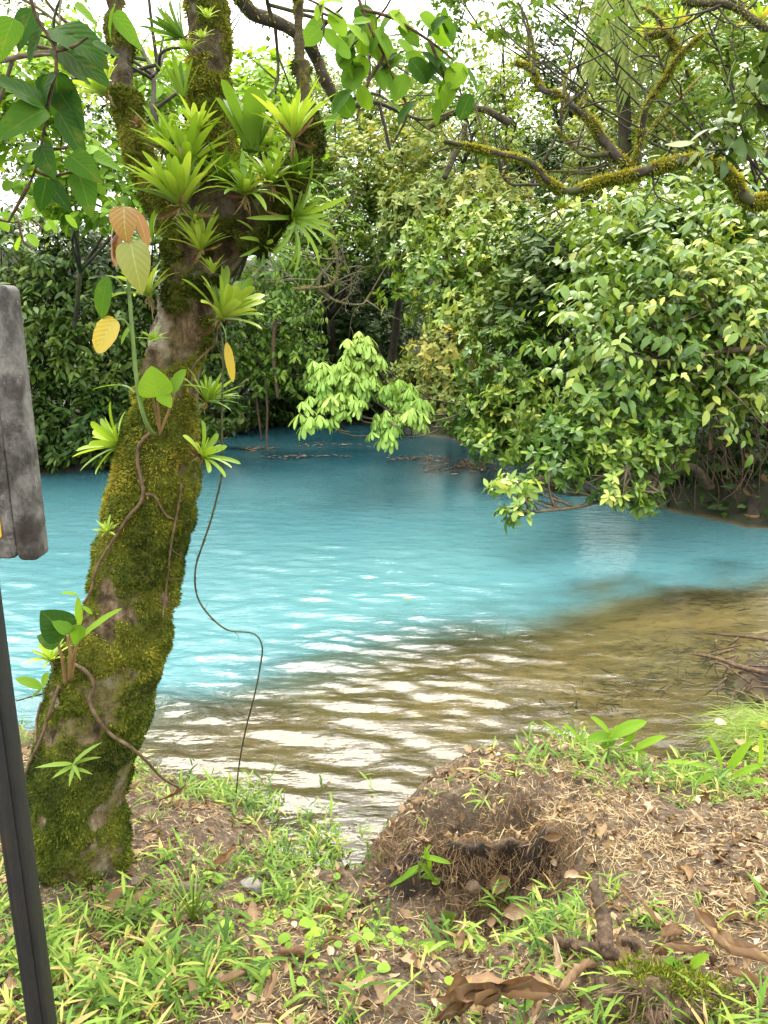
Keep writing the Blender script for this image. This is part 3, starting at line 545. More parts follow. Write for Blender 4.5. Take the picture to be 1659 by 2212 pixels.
tree('overhanging_tree', 'big glossy tree leaning over the pool from the right bank', 'tree', [(1420, 600, 8.6, 150, 70), (1560, 620, 8.4, 120, 110), (1330, 690, 8.3, 120, 70), (1480, 720, 8.2, 150, 90), (1610, 760, 8.2, 110, 110), (1290, 760, 8.1, 90, 50), (1380, 810, 8, 120, 60), (1520, 850, 8.2, 130, 60)], (1680, 9.4), 'glossy', .178, .084, 122, 2.5, .13, t0=.52, droop=.6, bark='branch', curl=.55, k=13, sp=.075, up=.12, lump=.9, shell=.6, tv=.2, nb=12)
tree('trailing_shrub', 'leafy shrub whose lowest boughs trail onto the water at right', 'shrub', [(1290, 880, 7.9, 100, 60), (1230, 950, 7.7, 80, 60), (1330, 970, 7.7, 100, 60), (1420, 940, 7.9, 80, 70), (1200, 1020, 7.4, 70, 35), (1110, 1050, 7.2, 60, 28), (1330, 1060, 7.4, 60, 40), (1120, 1100, 7.0, 40, 25), (1390, 1080, 7.5, 40, 30)], (1560, 8.9), 'glossy', .145, .062, 123, 2.3, .06, style='rosette', t0=.5, k=7, bark='branch', lump=.85, shell=.6, nb=12, tv=.2)
tree('dark_leaved_tree', 'dark glossy leaves of a nearer tree entering at the upper right edge', 'tree', [(1640, 200, 6, 60, 60), (1600, 290, 6, 50, 40), (1540, 320, 6, 60, 40), (1650, 120, 6.2, 50, 60)], (2350, 7.4), 'deep', .2, .085, 124, 1.3, .03, nb=3, t0=.5, droop=.9, k=5, gap=.1)
tree('overhead_tree', 'sparse leafy twigs hanging from above at the top edge right of centre', 'tree', [(1060, 30, 10, 100, 60), (1210, 50, 10.5, 90, 70), (1330, -30, 10, 100, 70), (1130, -60, 10, 160, 60), (960, 0, 10.5, 70, 50), (1500, -40, 10.5, 120, 60)], (2000, 12.5), 'jungle', .13, .06, 125, 1.1, .035, nb=3, via=(6.5, 11.5, 9.5), t0=.6, gap=.35)
# pale palmate tree in the middle: spreading tiers of drooping leaflets
tree('palmate_tree', 'pale lime-green young tree with drooping finger-like leaves over the water', 'tree', [(775, 735, 9.6, 34, 22), (785, 775, 9.6, 40, 28), (740, 835, 9.5, 75, 26), (715, 868, 9.3, 70, 22), (675, 905, 9.1, 48, 16), (725, 795, 9.5, 50, 26), (790, 815, 9.5, 40, 26), (755, 870, 9.3, 50, 20)], (1060, 13.2), 'pale', .19, .062, 126, 3.0, .03, style='palm', k=8, droop=.62, tmp=T_OBOV, t0=.55, nb=10, curl=.55, shell=.9, bark='branch', lump=.3)
tree('palmate_sapling', 'smaller pale palmate sapling leaning low over the water, right of its taller twin', 'tree', [(850, 845, 9.6, 50, 24), (875, 895, 9.4, 50, 25), (832, 935, 9.2, 30, 20), (900, 865, 9.5, 36, 20), (845, 905, 9.3, 40, 20)], (1100, 12.8), 'pale', .19, .062, 127, 3.0, .03, style='palm', k=8, droop=.7, tmp=T_OBOV, t0=.42, nb=10, curl=.55, shell=.9, bark='branch', lump=.3)
# undergrowth on the slope and the forest beyond it: masses nobody could count
rng = np.random.default_rng(200); mb = MB()
xx = rng.uniform(-20, 16, 60000); yy = rng.uniform(7, 26, 60000); dd = sdist(xx, yy); g = (dd > .0) & (dd < 9) & (np.abs(xx) < .62 * yy + 1.5); xx, yy, dd = xx[g], yy[g], dd[g]
h = (.15 + 1.3 * fb2(xx, yy, .5, 3, 81) * sst(0, 1.2, dd)) * rng.uniform(.1, 1, len(xx)); zz_ = zG(xx, yy, False) + h
n = len(xx); inst(mb, T_DIA, np.stack([xx, yy, zz_], -1), rng.normal(0, 1, (n, 3)) * (1, 1, .4) + (0, -.3, 0), rng.normal(0, .4, (n, 3)) + (0, -.3, 1), rng.uniform(.1, .26, n), rng.uniform(.04, .10, n), .4, .15, np.clip(rng.normal(.3, .15, n), 0, 1))
tag(mb.build('undergrowth', M['deep']), 'dark undergrowth covering the far bank under the trees', 'undergrowth', kind='stuff')
mb = MB(); bl = []
for q in range(64):
    x = rng.uniform(-350, 2000); d = rng.uniform(24, 34); y0 = np.interp(x, [-350, 100, 300, 480, 640, 760, 900, 1050, 1180, 1350, 1500, 2000], [60, 90, 230, 250, 215, 190, 150, 140, 230, 160, 60, 40]) + rng.uniform(0, 330); bl.append(B(x, y0, d, rng.uniform(90, 170), rng.uniform(60, 130)))
crown(mb, bl, 1.25, .34, .16, rng, t0=.55, tv=.3, gap=.1, tmp=T_DIA, k=6)
tag(mb.build('far_forest', M['jungle']), 'pale green forest rising behind the trees of the far bank', 'forest', kind='stuff')
# the mossy tree's own crown, high above the bank and out of the picture: it shades the bank and darkens the ripples
rng = np.random.default_rng(210); mb = MB(); tips = crown(mb, CANOPY, 1.9, .2, .11, rng, t0=.5, back=1., k=6, shell=1., gap=.2); mb.build('crown', M['jungle'], mtree)
tm = MB(); tops = [P(441, -120, 2.7), P(236, -100, 2.86), P(642, -60, 2.52)]
for q, (c, r) in enumerate(CANOPY):
    s = np.array(tops[(1, 0, 0)[q]]); c = np.asarray(c); tube(tm, [s - (0, 0, .1), s * .55 + c * .45 + (0, 0, .5), c], [.03, .04, .022], 16, 8, .5, .2, 5)
    near = tips[np.argsort(((tips - c) ** 2).sum(-1))[:100]]
    for tp in near[rng.choice(min(100, len(near)), 14, replace=False)]: tube(tm, [c * .8 + s * .2 + (0, 0, .25), (c + tp) / 2, tp], [.02, .012, .004], 8, 5)
tm.build('branches', M['branch'], mtree)
# ---------------------------------------------------------------- rosette plants growing on the mossy tree
def rosette(mb, base, axis, n, L, W, rng, a0=.15, a1=1.35, curl=.7, tmp=T_STRAP, t0=.6, tv=.12, fold=.35, az=None, old=0):
    """A rosette of strap leaves: young ones upright in the middle, old ones lying out."""
    axis = nrm(np.asarray(axis, float)); s = nrm(np.cross(axis, (.31, .9, .2))); v = np.cross(axis, s); i = np.arange(n)
    A = a0 + (a1 - a0) * ((i + .5) / n) ** .8 + rng.normal(0, .08, n); ph = i * 2.399 + rng.uniform(0, 6.28)
    if az is not None: ph = az[0] + (i * .618 % 1) * (az[1] - az[0])
    ra = s * np.cos(ph)[:, None] + v * np.sin(ph)[:, None]; A = A * .78
    D = axis * np.cos(A)[:, None] + ra * np.sin(A)[:, None]; N = axis * np.sin(A)[:, None] - ra * np.cos(A)[:, None]
    LL = L * rng.uniform(.7, 1.08, n) * np.where(i < n * .25, .72, 1); tt = np.clip(rng.normal(t0, tv, n), 0, .9)
    if old: tt[-old:] = 1.
    inst(mb, tmp, np.asarray(base) + ra * W * .25, D, N, LL, W * rng.uniform(.85, 1.1, n), curl * (.3 + .85 * A / 1.1) + rng.normal(0, .12, n), fold, tt)
def axis2d(dx, dy, toward=.25):
    """A direction that points (dx, dy) in the picture (dy up) and somewhat towards the viewer."""
    return nrm(RT * dx + UP * dy - FWD * toward)
GRP = 'rosette plants growing on the mossy tree'
def bromeliad(label, x, y, d, size, wpx, n, ax, seed, roots=True, mat='brom', name='bromeliad', grp=GRP, **kw):
    rng = np.random.default_rng(seed); p = P(x, y, d); L = SZ(p, size) * 1.12; W = SZ(p, wpx) * 1.08
    root = thing(name, label, 'epiphyte', p, grp); mb = MB(); rosette(mb, p, axis2d(*ax), int(n * 1.35), L, W * .78, rng, **kw); mb.build('leaves', M[mat], root)
    if roots:
        rb = MB(); a = axis2d(*ax)
        for q in range(9):
            e = p - a * L * rng.uniform(.1, .3) + rng.normal(0, .09 * L, 3); tube(rb, [p, (p + e) / 2 + rng.normal(0, .03 * L, 3), e], [.003, .002, .001], 6, 4, .3)
        dn = max(3, n // 6); rosette(rb, p, -a * .2 + axis2d(ax[0], -.4, .5), dn, L * .5, W * .4, rng, .9, 1.6, 1.2, T_STRAP, .25, .2)
        rb.build('old_leaves_and_roots', M['dry'], root)
    return root
bromeliad('big lime-green rosette with pointed leaves at the lower left of the fork', 392, 446, 2.36, 128, 26, 26, (-.05, 1, .35), 301, t0=.68, a1=1.15, curl=.55)
bromeliad('lime-green rosette just above and behind the big one on the left of the fork', 404, 362, 2.42, 115, 24, 22, (.05, 1, .3), 302, t0=.7, a1=1.2, curl=.5)
bromeliad('light green pointed rosette on the mossy bark below the fork, alone on its patch', 434, 540, 2.40, 84, 16, 20, (.05, 1, .45), 303, t0=.8, a1=1.25, curl=.4)
bromeliad('green strap-leaved rosette spreading from the moss in the middle of the fork', 530, 422, 2.34, 105, 18, 20, (.05, .9, .45), 304, t0=.5, a1=1.5, curl=.95)
bromeliad('large tank rosette with very broad upright dark green leaves in the fork', 541, 328, 2.40, 128, 44, 11, (.08, 1, .15), 305, t0=.3, tv=.12, a0=.05, a1=.72, curl=.28, tmp=T_TANK, fold=.3, roots=False)
bromeliad('wispy light green rosette against the slender stem, thin leaves fanning up', 634, 300, 2.36, 118, 16, 24, (-.1, 1, .25), 306, t0=.72, a1=1.1, curl=.65)
bromeliad('pale green rosette at the foot of the middle mossy stem', 428, 283, 2.42, 66, 14, 18, (-.05, 1, .4), 307, t0=.78, a1=1.3, curl=.4)
bromeliad('grey-green fan of long leaves leaning left off the middle stem near the top', 398, 85, 2.5, 92, 12, 18, (-.75, .6, .2), 308, t0=.32, a1=.95, curl=.5)
bromeliad('small star-shaped rosette highest on the middle mossy stem', 448, 40, 2.44, 30, 7, 12, (.1, 1, .7), 309, t0=.75, roots=False)
bromeliad('small star-shaped rosette second from the top of the middle stem', 437, 84, 2.43, 30, 7, 12, (0, 1, .7), 310, t0=.72, roots=False)
bromeliad('small rosette on the left edge of the middle stem below the two stars', 408, 112, 2.46, 38, 8, 13, (-.2, 1, .5), 311, t0=.66, roots=False)
bromeliad('pale rosette spreading left from the leaning left stem', 232, 205, 2.62, 84, 14, 20, (-.6, .7, .3), 312, t0=.76, a1=1.2)
bromeliad('dark green upright fan of leaves beside the left edge of the middle stem', 396, 212, 2.5, 80, 15, 12, (-.25, 1, .15), 313, t0=.4, a1=.7, curl=.35, roots=False)
bromeliad('bright broad-leaved rosette jutting from the right side of the trunk', 476, 688, 2.44, 112, 26, 20, (.55, .85, .3), 314, t0=.78, a0=.1, a1=1.2, curl=.55, tmp=T_TANK)
bromeliad('thin spiky rosette below the bright broad-leaved one on the right of the trunk', 446, 868, 2.40, 72, 9, 24, (.5, .85, .35), 315, t0=.6, a1=1.3, curl=.5)
bromeliad('ragged broad-leaved rosette sticking out left of the trunk at mid height', 260, 962, 2.44, 84, 20, 13, (-.85, .5, .35), 316, t0=.66, a1=1.35, curl=.5, tmp=T_TANK)
bromeliad('rosette with long arching leaves on the left of the trunk under the bronze leaves', 322, 640, 2.44, 96, 15, 16, (-.35, 1, .3), 317, t0=.68, a1=1.2, curl=.9)
bromeliad('few-leaved rosette at the right edge of the trunk at water height', 434, 985, 2.38, 78, 17, 9, (.75, .45, .4), 318, t0=.66, a1=1.25, curl=.75, tmp=T_TANK)
bromeliad('small star rosette on the moss left of the bare bark patch', 334, 738, 2.38, 34, 8, 12, (0, 1, .6), 319, t0=.7, roots=False)
bromeliad('small upright rosette near the top right of the bare bark patch', 460, 590, 2.38, 42, 8, 10, (0, 1, .4), 320, t0=.72, a1=.8, roots=False)
bromeliad('pale yellow-green spiky rosette low on the left side of the trunk', 112, 1428, 2.3, 56, 11, 16, (-.15, 1, .5), 321, t0=.86, a1=1.2)
bromeliad('tiny rosette on the left edge of the trunk halfway down', 232, 1150, 2.3, 34, 7, 11, (-.1, 1, .7), 322, t0=.66, roots=False)
bromeliad('dried brown dead rosette on the left mossy stem', 300, 276, 2.55, 30, 8, 14, (.1, 1, .5), 323, roots=False, mat='dry', t0=.25)
bromeliad('drooping strap leaves hanging below the right limb of the fork', 628, 470, 2.46, 130, 14, 15, (.55, -.1, .3), 324, t0=.5, a1=1.3, curl=1.25)
bromeliad('green rosette in the right of the fork, between the tank rosette and the slender stem', 585, 395, 2.36, 86, 15, 16, (.1, 1, .35), 325, t0=.6, a1=1.35, curl=.8)
bromeliad('lime rosette at the left rim of the fork beside the dead brown one', 352, 318, 2.5, 88, 14, 16, (.35, 1, .35), 326, t0=.62, a1=1.15)
bromeliad('small rosette between the big lime rosette and the lower pointed one', 420, 478, 2.37, 52, 10, 12, (.1, 1, .5), 327, t0=.5, roots=False)

bromeliad('thin grassy tuft in the dark middle of the fork behind the other rosettes', 480, 395, 2.44, 96, 10, 26, (0, 1, .2), 328, t0=.35, a1=1.2, curl=.8, roots=False)
bromeliad('dark arching tuft on the right rim of the fork', 640, 385, 2.4, 84, 9, 22, (.4, .9, .3), 329, t0=.3, a1=1.3, curl=1., roots=False)
bromeliad('narrow-leaved tuft at the left rim of the fork', 358, 400, 2.44, 80, 10, 20, (-.4, .9, .3), 330, t0=.55, a1=1.2, curl=.9, roots=False)
bromeliad('dark strap-leaved tuft under the left stem by the bronze leaves', 330, 530, 2.5, 80, 11, 18, (-.3, .8, .4), 331, t0=.45, a1=1.4, curl=1.1, roots=False)
bromeliad('green tuft in the crook between left and middle stems', 370, 345, 2.55, 90, 13, 18, (-.1, 1, .2), 332, t0=.4, a1=1.1, curl=.6, roots=False)
bromeliad('grassy tuft hanging right of the trunk below the fork', 560, 530, 2.5, 95, 10, 20, (.7, .1, .3), 333, t0=.45, a1=1.3, curl=1.2, roots=False)
# ---------------------------------------------------------------- vines and climbers on the trunk
def vine(name, label, pts, rpx, seed, mat='vine', cat='vine', n=60, onto=True, hair=0, d=2.4, grp='vines on the mossy tree'):
    rng = np.random.default_rng(seed); Q = []
    for q in pts:
        if len(q) == 3: Q.append(P(*q))
        else: p, nn = on_trunk(q[0], q[1], 0, .016); Q.append(p)
    r = SZ(Q[0], rpx / 2 * .72); mb = MB(); C = tube(mb, Q, [r, r * 1.1, r * .9, r * .8], n, 8, .5, .25, 70, seed)
    for i in range(0, n, max(1, n // (hair + 1))) if hair else []:
        e = C[i] + rng.normal(0, .02, 3); tube(mb, [C[i], (C[i] + e) / 2 + rng.normal(0, .005, 3), e], [.0015, .001, .0006], 4, 4)
    o = mb.build(name, M[mat], None, origin=C[0]); return tag(o, label, cat, grp)
vine('climbing_vine', 'grey-brown vine winding down the front of the trunk from the tall green shoot', [(330, 930), (308, 965), (302, 1000), (307, 1040), (314, 1068), (302, 1090), (280, 1115), (262, 1150), (238, 1190), (216, 1235), (206, 1275), (190, 1302)], 10, 401, hair=8)
vine('climbing_vine', 'short forked vine end curving right over a bare bark patch', [(316, 1066), (334, 1072), (346, 1092), (356, 1110), (370, 1118)], 7, 402)
vine('climbing_vine', 'thin straight vine running down the right half of the trunk', [(388, 1042), (382, 1080), (374, 1120), (364, 1180), (356, 1240), (348, 1290), (343, 1330)], 6, 403, hair=5)
vine('climbing_vine', 'pale vine on the upper right of the trunk below the broad-leaved rosette', [(462, 705), (456, 735), (436, 760), (420, 780), (408, 800), (404, 825)], 7, 404)
vine('aerial_root', 'thick brown root looping from the low philodendron to the grass', [(158, 1430), (190, 1447), (206, 1475), (198, 1505), (210, 1545), (238, 1582), (280, 1612, 2.15), (318, 1646, 2.22), (350, 1680, 2.35), (384, 1700, 2.5)], 11, 405)
vine('aerial_root', 'dark root running down the left edge of the trunk base', [(136, 1480), (122, 1530), (108, 1570), (92, 1608), (72, 1650), (60, 1690)], 10, 406, hair=6)
vine('aerial_root', 'short upright root at the far left of the trunk base beside the post', [(100, 1520), (92, 1560), (88, 1600)], 9, 407)
vine('hanging_vine', 'long thin vine hanging in a loop in front of the water beside the trunk', [(474, 700, 2.46), (482, 760, 2.42), (480, 860, 2.4), (479, 950, 2.4), (480, 1020, 2.4), (458, 1115, 2.4), (440, 1170, 2.4), (423, 1225, 2.4), (424, 1280, 2.4), (446, 1322, 2.4), (490, 1360, 2.4), (546, 1368, 2.4), (566, 1395, 2.4), (562, 1440, 2.42), (549, 1505, 2.46), (530, 1580, 2.52), (517, 1650, 2.6), (510, 1712, 2.68)], 6, 408, mat='darkstem', n=140, hair=22)
vine('twig', 'bare twig poking left from the trunk base past the sign post', [(96, 1498, 2.3), (70, 1504, 2.25), (36, 1514, 2.2)], 6, 409, cat='twig')
vine('hanging_root', 'pair of brown roots trailing to the water under the hanging shrub', [(552, 830, 12.4), (556, 880, 12.4), (565, 950, 12.4)], 7, 410, grp='roots hanging over the far water', cat='root')
vine('hanging_root', 'longest brown root dipping into the water right of the hanging vine', [(572, 810, 12.3), (577, 880, 12.3), (576, 940, 12.3), (578, 975, 12.2)], 7, 411, grp='roots hanging over the far water', cat='root')
vine('hanging_root', 'mossy brown root tangle in the middle of the hanging shrub', [(596, 680, 12.2), (590, 760, 12.2), (600, 860, 12.2)], 12, 412, grp='roots hanging over the far water', cat='root', hair=30)

# ---------------------------------------------------------------- broad-leaved climbers
def bigleaf(parent, x, y, d, tipx, tipy, wpx, t, mat='big', tm=T_HEART, curl=.35, face=(0, .55, -.75), dd=0., label=None, fold=.12, wave=.015):
    """One leaf from its stalk at (x, y) to its tip at (tipx, tipy)."""
    a = P(x, y, d); b = P(tipx, tipy, d + dd); L = np.linalg.norm(b - a) * (1 + curl * curl / 20); mb = MB()
    N = RT * face[0] + UP * face[1] + FWD * face[2]
    inst(mb, tm, a, b - a + nrm(N) * L * .18 * curl * 2, N, L, SZ(a, wpx), curl, fold, t, wave)
    o = mb.build('leaf', M[mat], parent)
    if label: o['label'] = label
    return o
def stalk(parent, pts, rpx, mat='stem', name='stem', n=30):
    mb = MB(); Q = [P(*q) for q in pts]; r = SZ(Q[0], rpx / 2); tube(mb, Q, [r, r * .9, r * .6], n, 8, .5, .06, 50); return mb.build(name, M[mat], parent)
cl = thing('climbing_shoot', 'tall green shoot with bronze and yellow leaves rising in front of the trunk', 'climber', P(332, 942, 2.3))
stalk(cl, [(334, 940, 2.32), (318, 918, 2.27), (303, 870, 2.25), (293, 800, 2.24), (286, 720, 2.23), (280, 640, 2.22), (274, 560, 2.21), (269, 480, 2.2), (266, 440, 2.2)], 9.5)
bigleaf(cl, 282, 520, 2.18, 306, 638, 72, .78, 'bronze', T_HEART, .5, (.1, .35, -1), label='largest leaf, bronze-green with deep veins')
bigleaf(cl, 268, 446, 2.17, 272, 528, 66, .45, 'bronze', T_HEART, .6, (-.1, .4, -1)); bigleaf(cl, 262, 495, 2.2, 246, 580, 44, .3, 'bronze', T_OVAL, .5, (-.6, .3, -.8))
bigleaf(cl, 290, 450, 2.22, 322, 535, 34, .35, 'bronze', T_OVAL, .4, (.8, .2, -.6)); bigleaf(cl, 250, 470, 2.2, 240, 560, 26, .12, 'bronze', T_OVAL, .5, (-.9, .2, -.5))
bigleaf(cl, 234, 596, 2.2, 216, 688, 48, .5, 'big', T_OVAL, .45, (-.2, .4, -1), label='grey-green leaf')
bigleaf(cl, 250, 690, 2.2, 206, 760, 62, .3, 'yellow', T_ROUND, .3, (-.1, .3, -1), label='round yellow leaf')
bigleaf(cl, 288, 700, 2.24, 258, 745, 24, .82, 'big', T_OVAL, .5, (-.5, .5, -.7))
for q in ([(280, 640, 2.22), (255, 605, 2.2), (236, 596, 2.2)], [(286, 715, 2.23), (268, 692, 2.21), (250, 690, 2.2)], [(270, 480, 2.2), (270, 455, 2.19)]): stalk(cl, q, 5, name='petiole', n=10)
ph = thing('philodendron', 'bright heart-leaved plant growing from the moss below the bare bark patch', 'climber', P(345, 935, 2.3))
for q in ([(346, 935, 2.31), (342, 880, 2.27), (338, 850, 2.25)], [(346, 935, 2.31), (330, 860, 2.27), (318, 830, 2.26)], [(344, 940, 2.31), (368, 880, 2.28), (378, 850, 2.27)]): stalk(ph, q, 6, 'petiole', 'petiole', 14)
bigleaf(ph, 340, 858, 2.24, 326, 790, 74, .84, 'big', T_HEART, .5, (.1, .2, -1)); bigleaf(ph, 345, 852, 2.23, 372, 880, 44, .8, 'big', T_HEART, .5, (.1, .8, -.6))
bigleaf(ph, 372, 850, 2.27, 398, 796, 42, .72, 'big', T_OVAL, .4, (-.4, .5, -.8)); bigleaf(ph, 392, 832, 2.28, 452, 838, 18, .9, 'big', T_OVAL, .3, (0, 1, -.3))
bigleaf(ph, 264, 832, 2.3, 200, 838, 16, .9, 'big', T_OVAL, .4, (0, 1, -.25)); bigleaf(ph, 312, 838, 2.27, 300, 885, 32, .62, 'big', T_HEART, .4, (-.3, .6, -.7)); bigleaf(ph, 318, 745, 2.3, 350, 724, 20, .85, 'big', T_OVAL, .4, (0, .9, -.5))
stalk(ph, [(292, 850, 2.28), (280, 838, 2.29), (264, 832, 2.3)], 5, 'stem', 'petiole', 10)
lp = thing('philodendron', 'dark-leaved climber with red-brown stalks low on the trunk', 'climber', P(146, 1470, 2.18))
for q in ([(142, 1475, 2.2), (136, 1430, 2.16), (126, 1392, 2.14)], [(148, 1470, 2.2), (152, 1420, 2.15), (146, 1372, 2.13)], [(154, 1465, 2.2), (160, 1420, 2.17), (168, 1385, 2.15)]): stalk(lp, q, 9, 'petiole', 'petiole', 14)
bigleaf(lp, 144, 1372, 2.12, 88, 1318, 78, .22, 'big', T_HEART, .4, (.2, .5, -.9), label='dark leaf with ragged holes'); bigleaf(lp, 128, 1392, 2.12, 80, 1370, 60, .42, 'big', T_HEART, .4, (0, .9, -.5))
bigleaf(lp, 150, 1366, 2.1, 112, 1340, 40, .6, 'big', T_HEART, .3, (.2, .9, -.5)); bigleaf(lp, 168, 1385, 2.14, 258, 1310, 30, .84, 'big', T_OVAL, .35, (-.3, .8, -.5), label='long pale leaf'); bigleaf(lp, 172, 1350, 2.13, 160, 1396, 34, .7, 'big', T_HEART, .4, (.3, .5, -.8))
bigleaf(lp, 172, 1352, 2.15, 168, 1290, 16, .86, 'big', T_OVAL, .4, (.2, .3, -.9)); bigleaf(lp, 168, 1286, 2.16, 130, 1278, 14, .85, 'big', T_OVAL, .4, (0, 1, -.4)); bigleaf(lp, 178, 1310, 2.15, 200, 1326, 12, .82, 'big', T_OVAL, .3, (0, .9, -.5))
sp = thing('seedling', 'broad-leaved seedling at the left foot of the trunk beside the post', 'plant', P(90, 1480, 2.1))
bigleaf(sp, 92, 1488, 2.1, 34, 1462, 28, .72, 'big', T_OVAL, .4, (0, .9, -.5)); bigleaf(sp, 92, 1482, 2.1, 102, 1454, 26, .78, 'big', T_OVAL, .4, (-.2, .7, -.7)); bigleaf(sp, 90, 1490, 2.1, 64, 1510, 14, .7, 'big', T_OVAL, .5, (0, .9, -.5)); stalk(sp, [(96, 1510, 2.16), (92, 1484, 2.1)], 4, n=6)
yl = thing('yellow_leaf', 'single hanging yellow leaf under the bright broad-leaved rosette', 'leaf', P(488, 740, 2.4)); 
bigleaf(yl, 489, 738, 2.4, 504, 826, 20, .2, 'yellow', T_OVAL, .2, (.3, .1, -1)); stalk(yl, [(476, 695, 2.43), (486, 715, 2.4), (489, 740, 2.4)], 3, n=8)
gb = thing('grass_tuft', 'bamboo-like grass blades sprouting from the lower front of the trunk', 'plant', P(150, 1650, 2.1))
mb = MB()
for a in ((155, 1650, 75, 1664, 12), (157, 1652, 206, 1606, 14), (156, 1655, 116, 1688, 12), (160, 1650, 210, 1640, 10), (160, 1655, 150, 1700, 9), (160, 1660, 195, 1680, 8), (158, 1648, 170, 1690, 8)):
    p = P(a[0], a[1], 2.1); q = P(a[2], a[3], 2.05); inst(mb, T_BLADE, p, q - p + UP * .02, UP * .7 - FWD * .6, np.linalg.norm(q - p), SZ(p, a[4]), .4, .2, .6)
mb.build('blades', M['grass'], gb)

# ---------------------------------------------------------------- leafy branches hanging in at the top
def leafy(name, label, stems, leaves, d, mat, spx, tints, seed, tm=T_HEART, smat='wood', grp=None, wr=.62):
    rng = np.random.default_rng(seed); root = thing(name, label, 'branch', P(*stems[0][0][:2], d), grp); mb = MB()
    for s in stems: tube(mb, [P(q[0], q[1], d + (q[2] if len(q) > 2 else 0)) for q in s], [SZ(P(*s[0][:2], d), spx / 2), SZ(P(*s[0][:2], d), spx / 3.5)], 24, 6, .5, .1, 40)
    mb.build('stem', M[smat], root); lb = MB()
    for (x, y, tx, ty, t) in leaves:
        dd = d + rng.uniform(-.08, .08); a = P(x, y, dd); b = P(tx, ty, dd + rng.uniform(-.05, .05)); L = np.linalg.norm(b - a)
        N = RT * rng.normal(0, .4) + UP * rng.uniform(.25, .9) - FWD * rng.uniform(.5, 1.); inst(lb, tm, a, b - a, N, L * 1.04, L * wr * rng.uniform(.85, 1.15), rng.uniform(.15, .6), rng.uniform(.08, .25), t + rng.normal(0, .05), .015)
        mb2 = None
    lb.build('leaves', M[mat], root); return root
leafy('leafy_branch', 'near branch of big dark heart-shaped leaves hanging in at the top left corner',
      [[(62, -20), (80, 40), (112, 90), (122, 140), (110, 200), (100, 250), (88, 320), (75, 370), (60, 405)], [(122, 110), (160, 100), (190, 80)], [(100, 232), (60, 240), (10, 245)], [(88, 318), (120, 322), (150, 318)], [(75, 368), (110, 380), (160, 370)], [(62, 400), (40, 440), (18, 480)]],
      [(95, 50, 55, 138, .2), (112, 70, 168, 60, .3), (120, 60, 230, 110, .32), (200, 90, 262, 120, .36), (160, 10, 215, 52, .74), (245, 30, 312, 105, .6), (250, 10, 225, 80, .66), (120, 100, 240, 160, .42), (130, 130, 200, 175, .34), (100, 232, -30, 150, .34), (100, 236, -20, 290, .4), (98, 160, 180, 260, .16), (120, 160, 132, 270, .2), (125, 240, 190, 345, .2), (120, 160, 70, 250, .26), (84, 312, 40, 320, .45), (88, 315, 110, 378, .4), (62, 360, 25, 384, .36), (150, 335, 215, 385, .38), (100, 385, 85, 460, .12), (100, 390, 155, 450, .2), (170, 375, 200, 460, .4), (202, 340, 268, 360, .55), (60, 70, 10, 60, .5), (70, 20, 30, 100, .3), (30, 40, -10, 120, .55)], 1.5, 'big', 9, None, 501, wr=.66)
leafy('leafy_branch', 'bright green oval-leaved twig low at the left edge under the dark leaves',
      [[(-20, 470), (30, 480), (60, 470), (100, 500)], [(40, 480), (50, 520), (70, 540)]],
      [(30, 480, 2, 455, .86), (40, 478, 70, 455, .84), (55, 500, 25, 530, .9), (60, 505, 80, 530, .86), (100, 475, 128, 500, .8), (140, 465, 168, 490, .82), (20, 500, -5, 470, .85), (60, 480, 60, 440, .8), (100, 500, 122, 470, .8)], 3.2, 'big', 6, None, 502, T_OVAL)
leafy('leafy_branch', 'branch of large round green leaves hanging from the top centre',
      [[(760, -40), (800, 60), (830, 120), (850, 170)], [(780, 20), (850, 40), (930, 90), (980, 130)], [(830, 120), (790, 190), (770, 260)], [(930, 90), (960, 170), (970, 230)], [(640, 20), (700, 30), (760, 60)], [(850, 170), (880, 240), (850, 310)]],
      [(x + a, y + b, x + a + math.sin(g) * 52, y + b + 30 + math.cos(g) * 26, t) for x, y, a, b, g, t in [(q[0], q[1], q[2], q[3], q[4], q[5]) for q in [tuple(v) for v in np.c_[
          np.random.default_rng(7).choice([760, 800, 850, 900, 950, 985, 830, 870, 740, 790], 62), np.random.default_rng(8).uniform(20, 235, 62), np.random.default_rng(9).normal(0, 28, 62), np.random.default_rng(10).normal(0, 18, 62), np.random.default_rng(12).uniform(-1.7, 1.7, 62), np.random.default_rng(13).uniform(.25, .86, 62)]]]], 4.2, 'big', 8, None, 503, T_OVAL, wr=.72)
leafy('leafy_branch', 'thin twig of bright round leaves above the slender stem at the top',
      [[(600, -30), (690, 10), (740, 40)], [(690, 10), (700, 60), (690, 100)]],
      [(690, 10, 735, -10, .8), (700, 20, 740, 40, .78), (710, 30, 750, 70, .74), (700, 60, 730, 100, .7), (690, 60, 660, 90, .8), (760, 50, 800, 40, .75), (720, 90, 760, 120, .66), (700, 0, 680, 40, .82)], 3.6, 'big', 6, None, 504, T_OVAL, wr=.75)

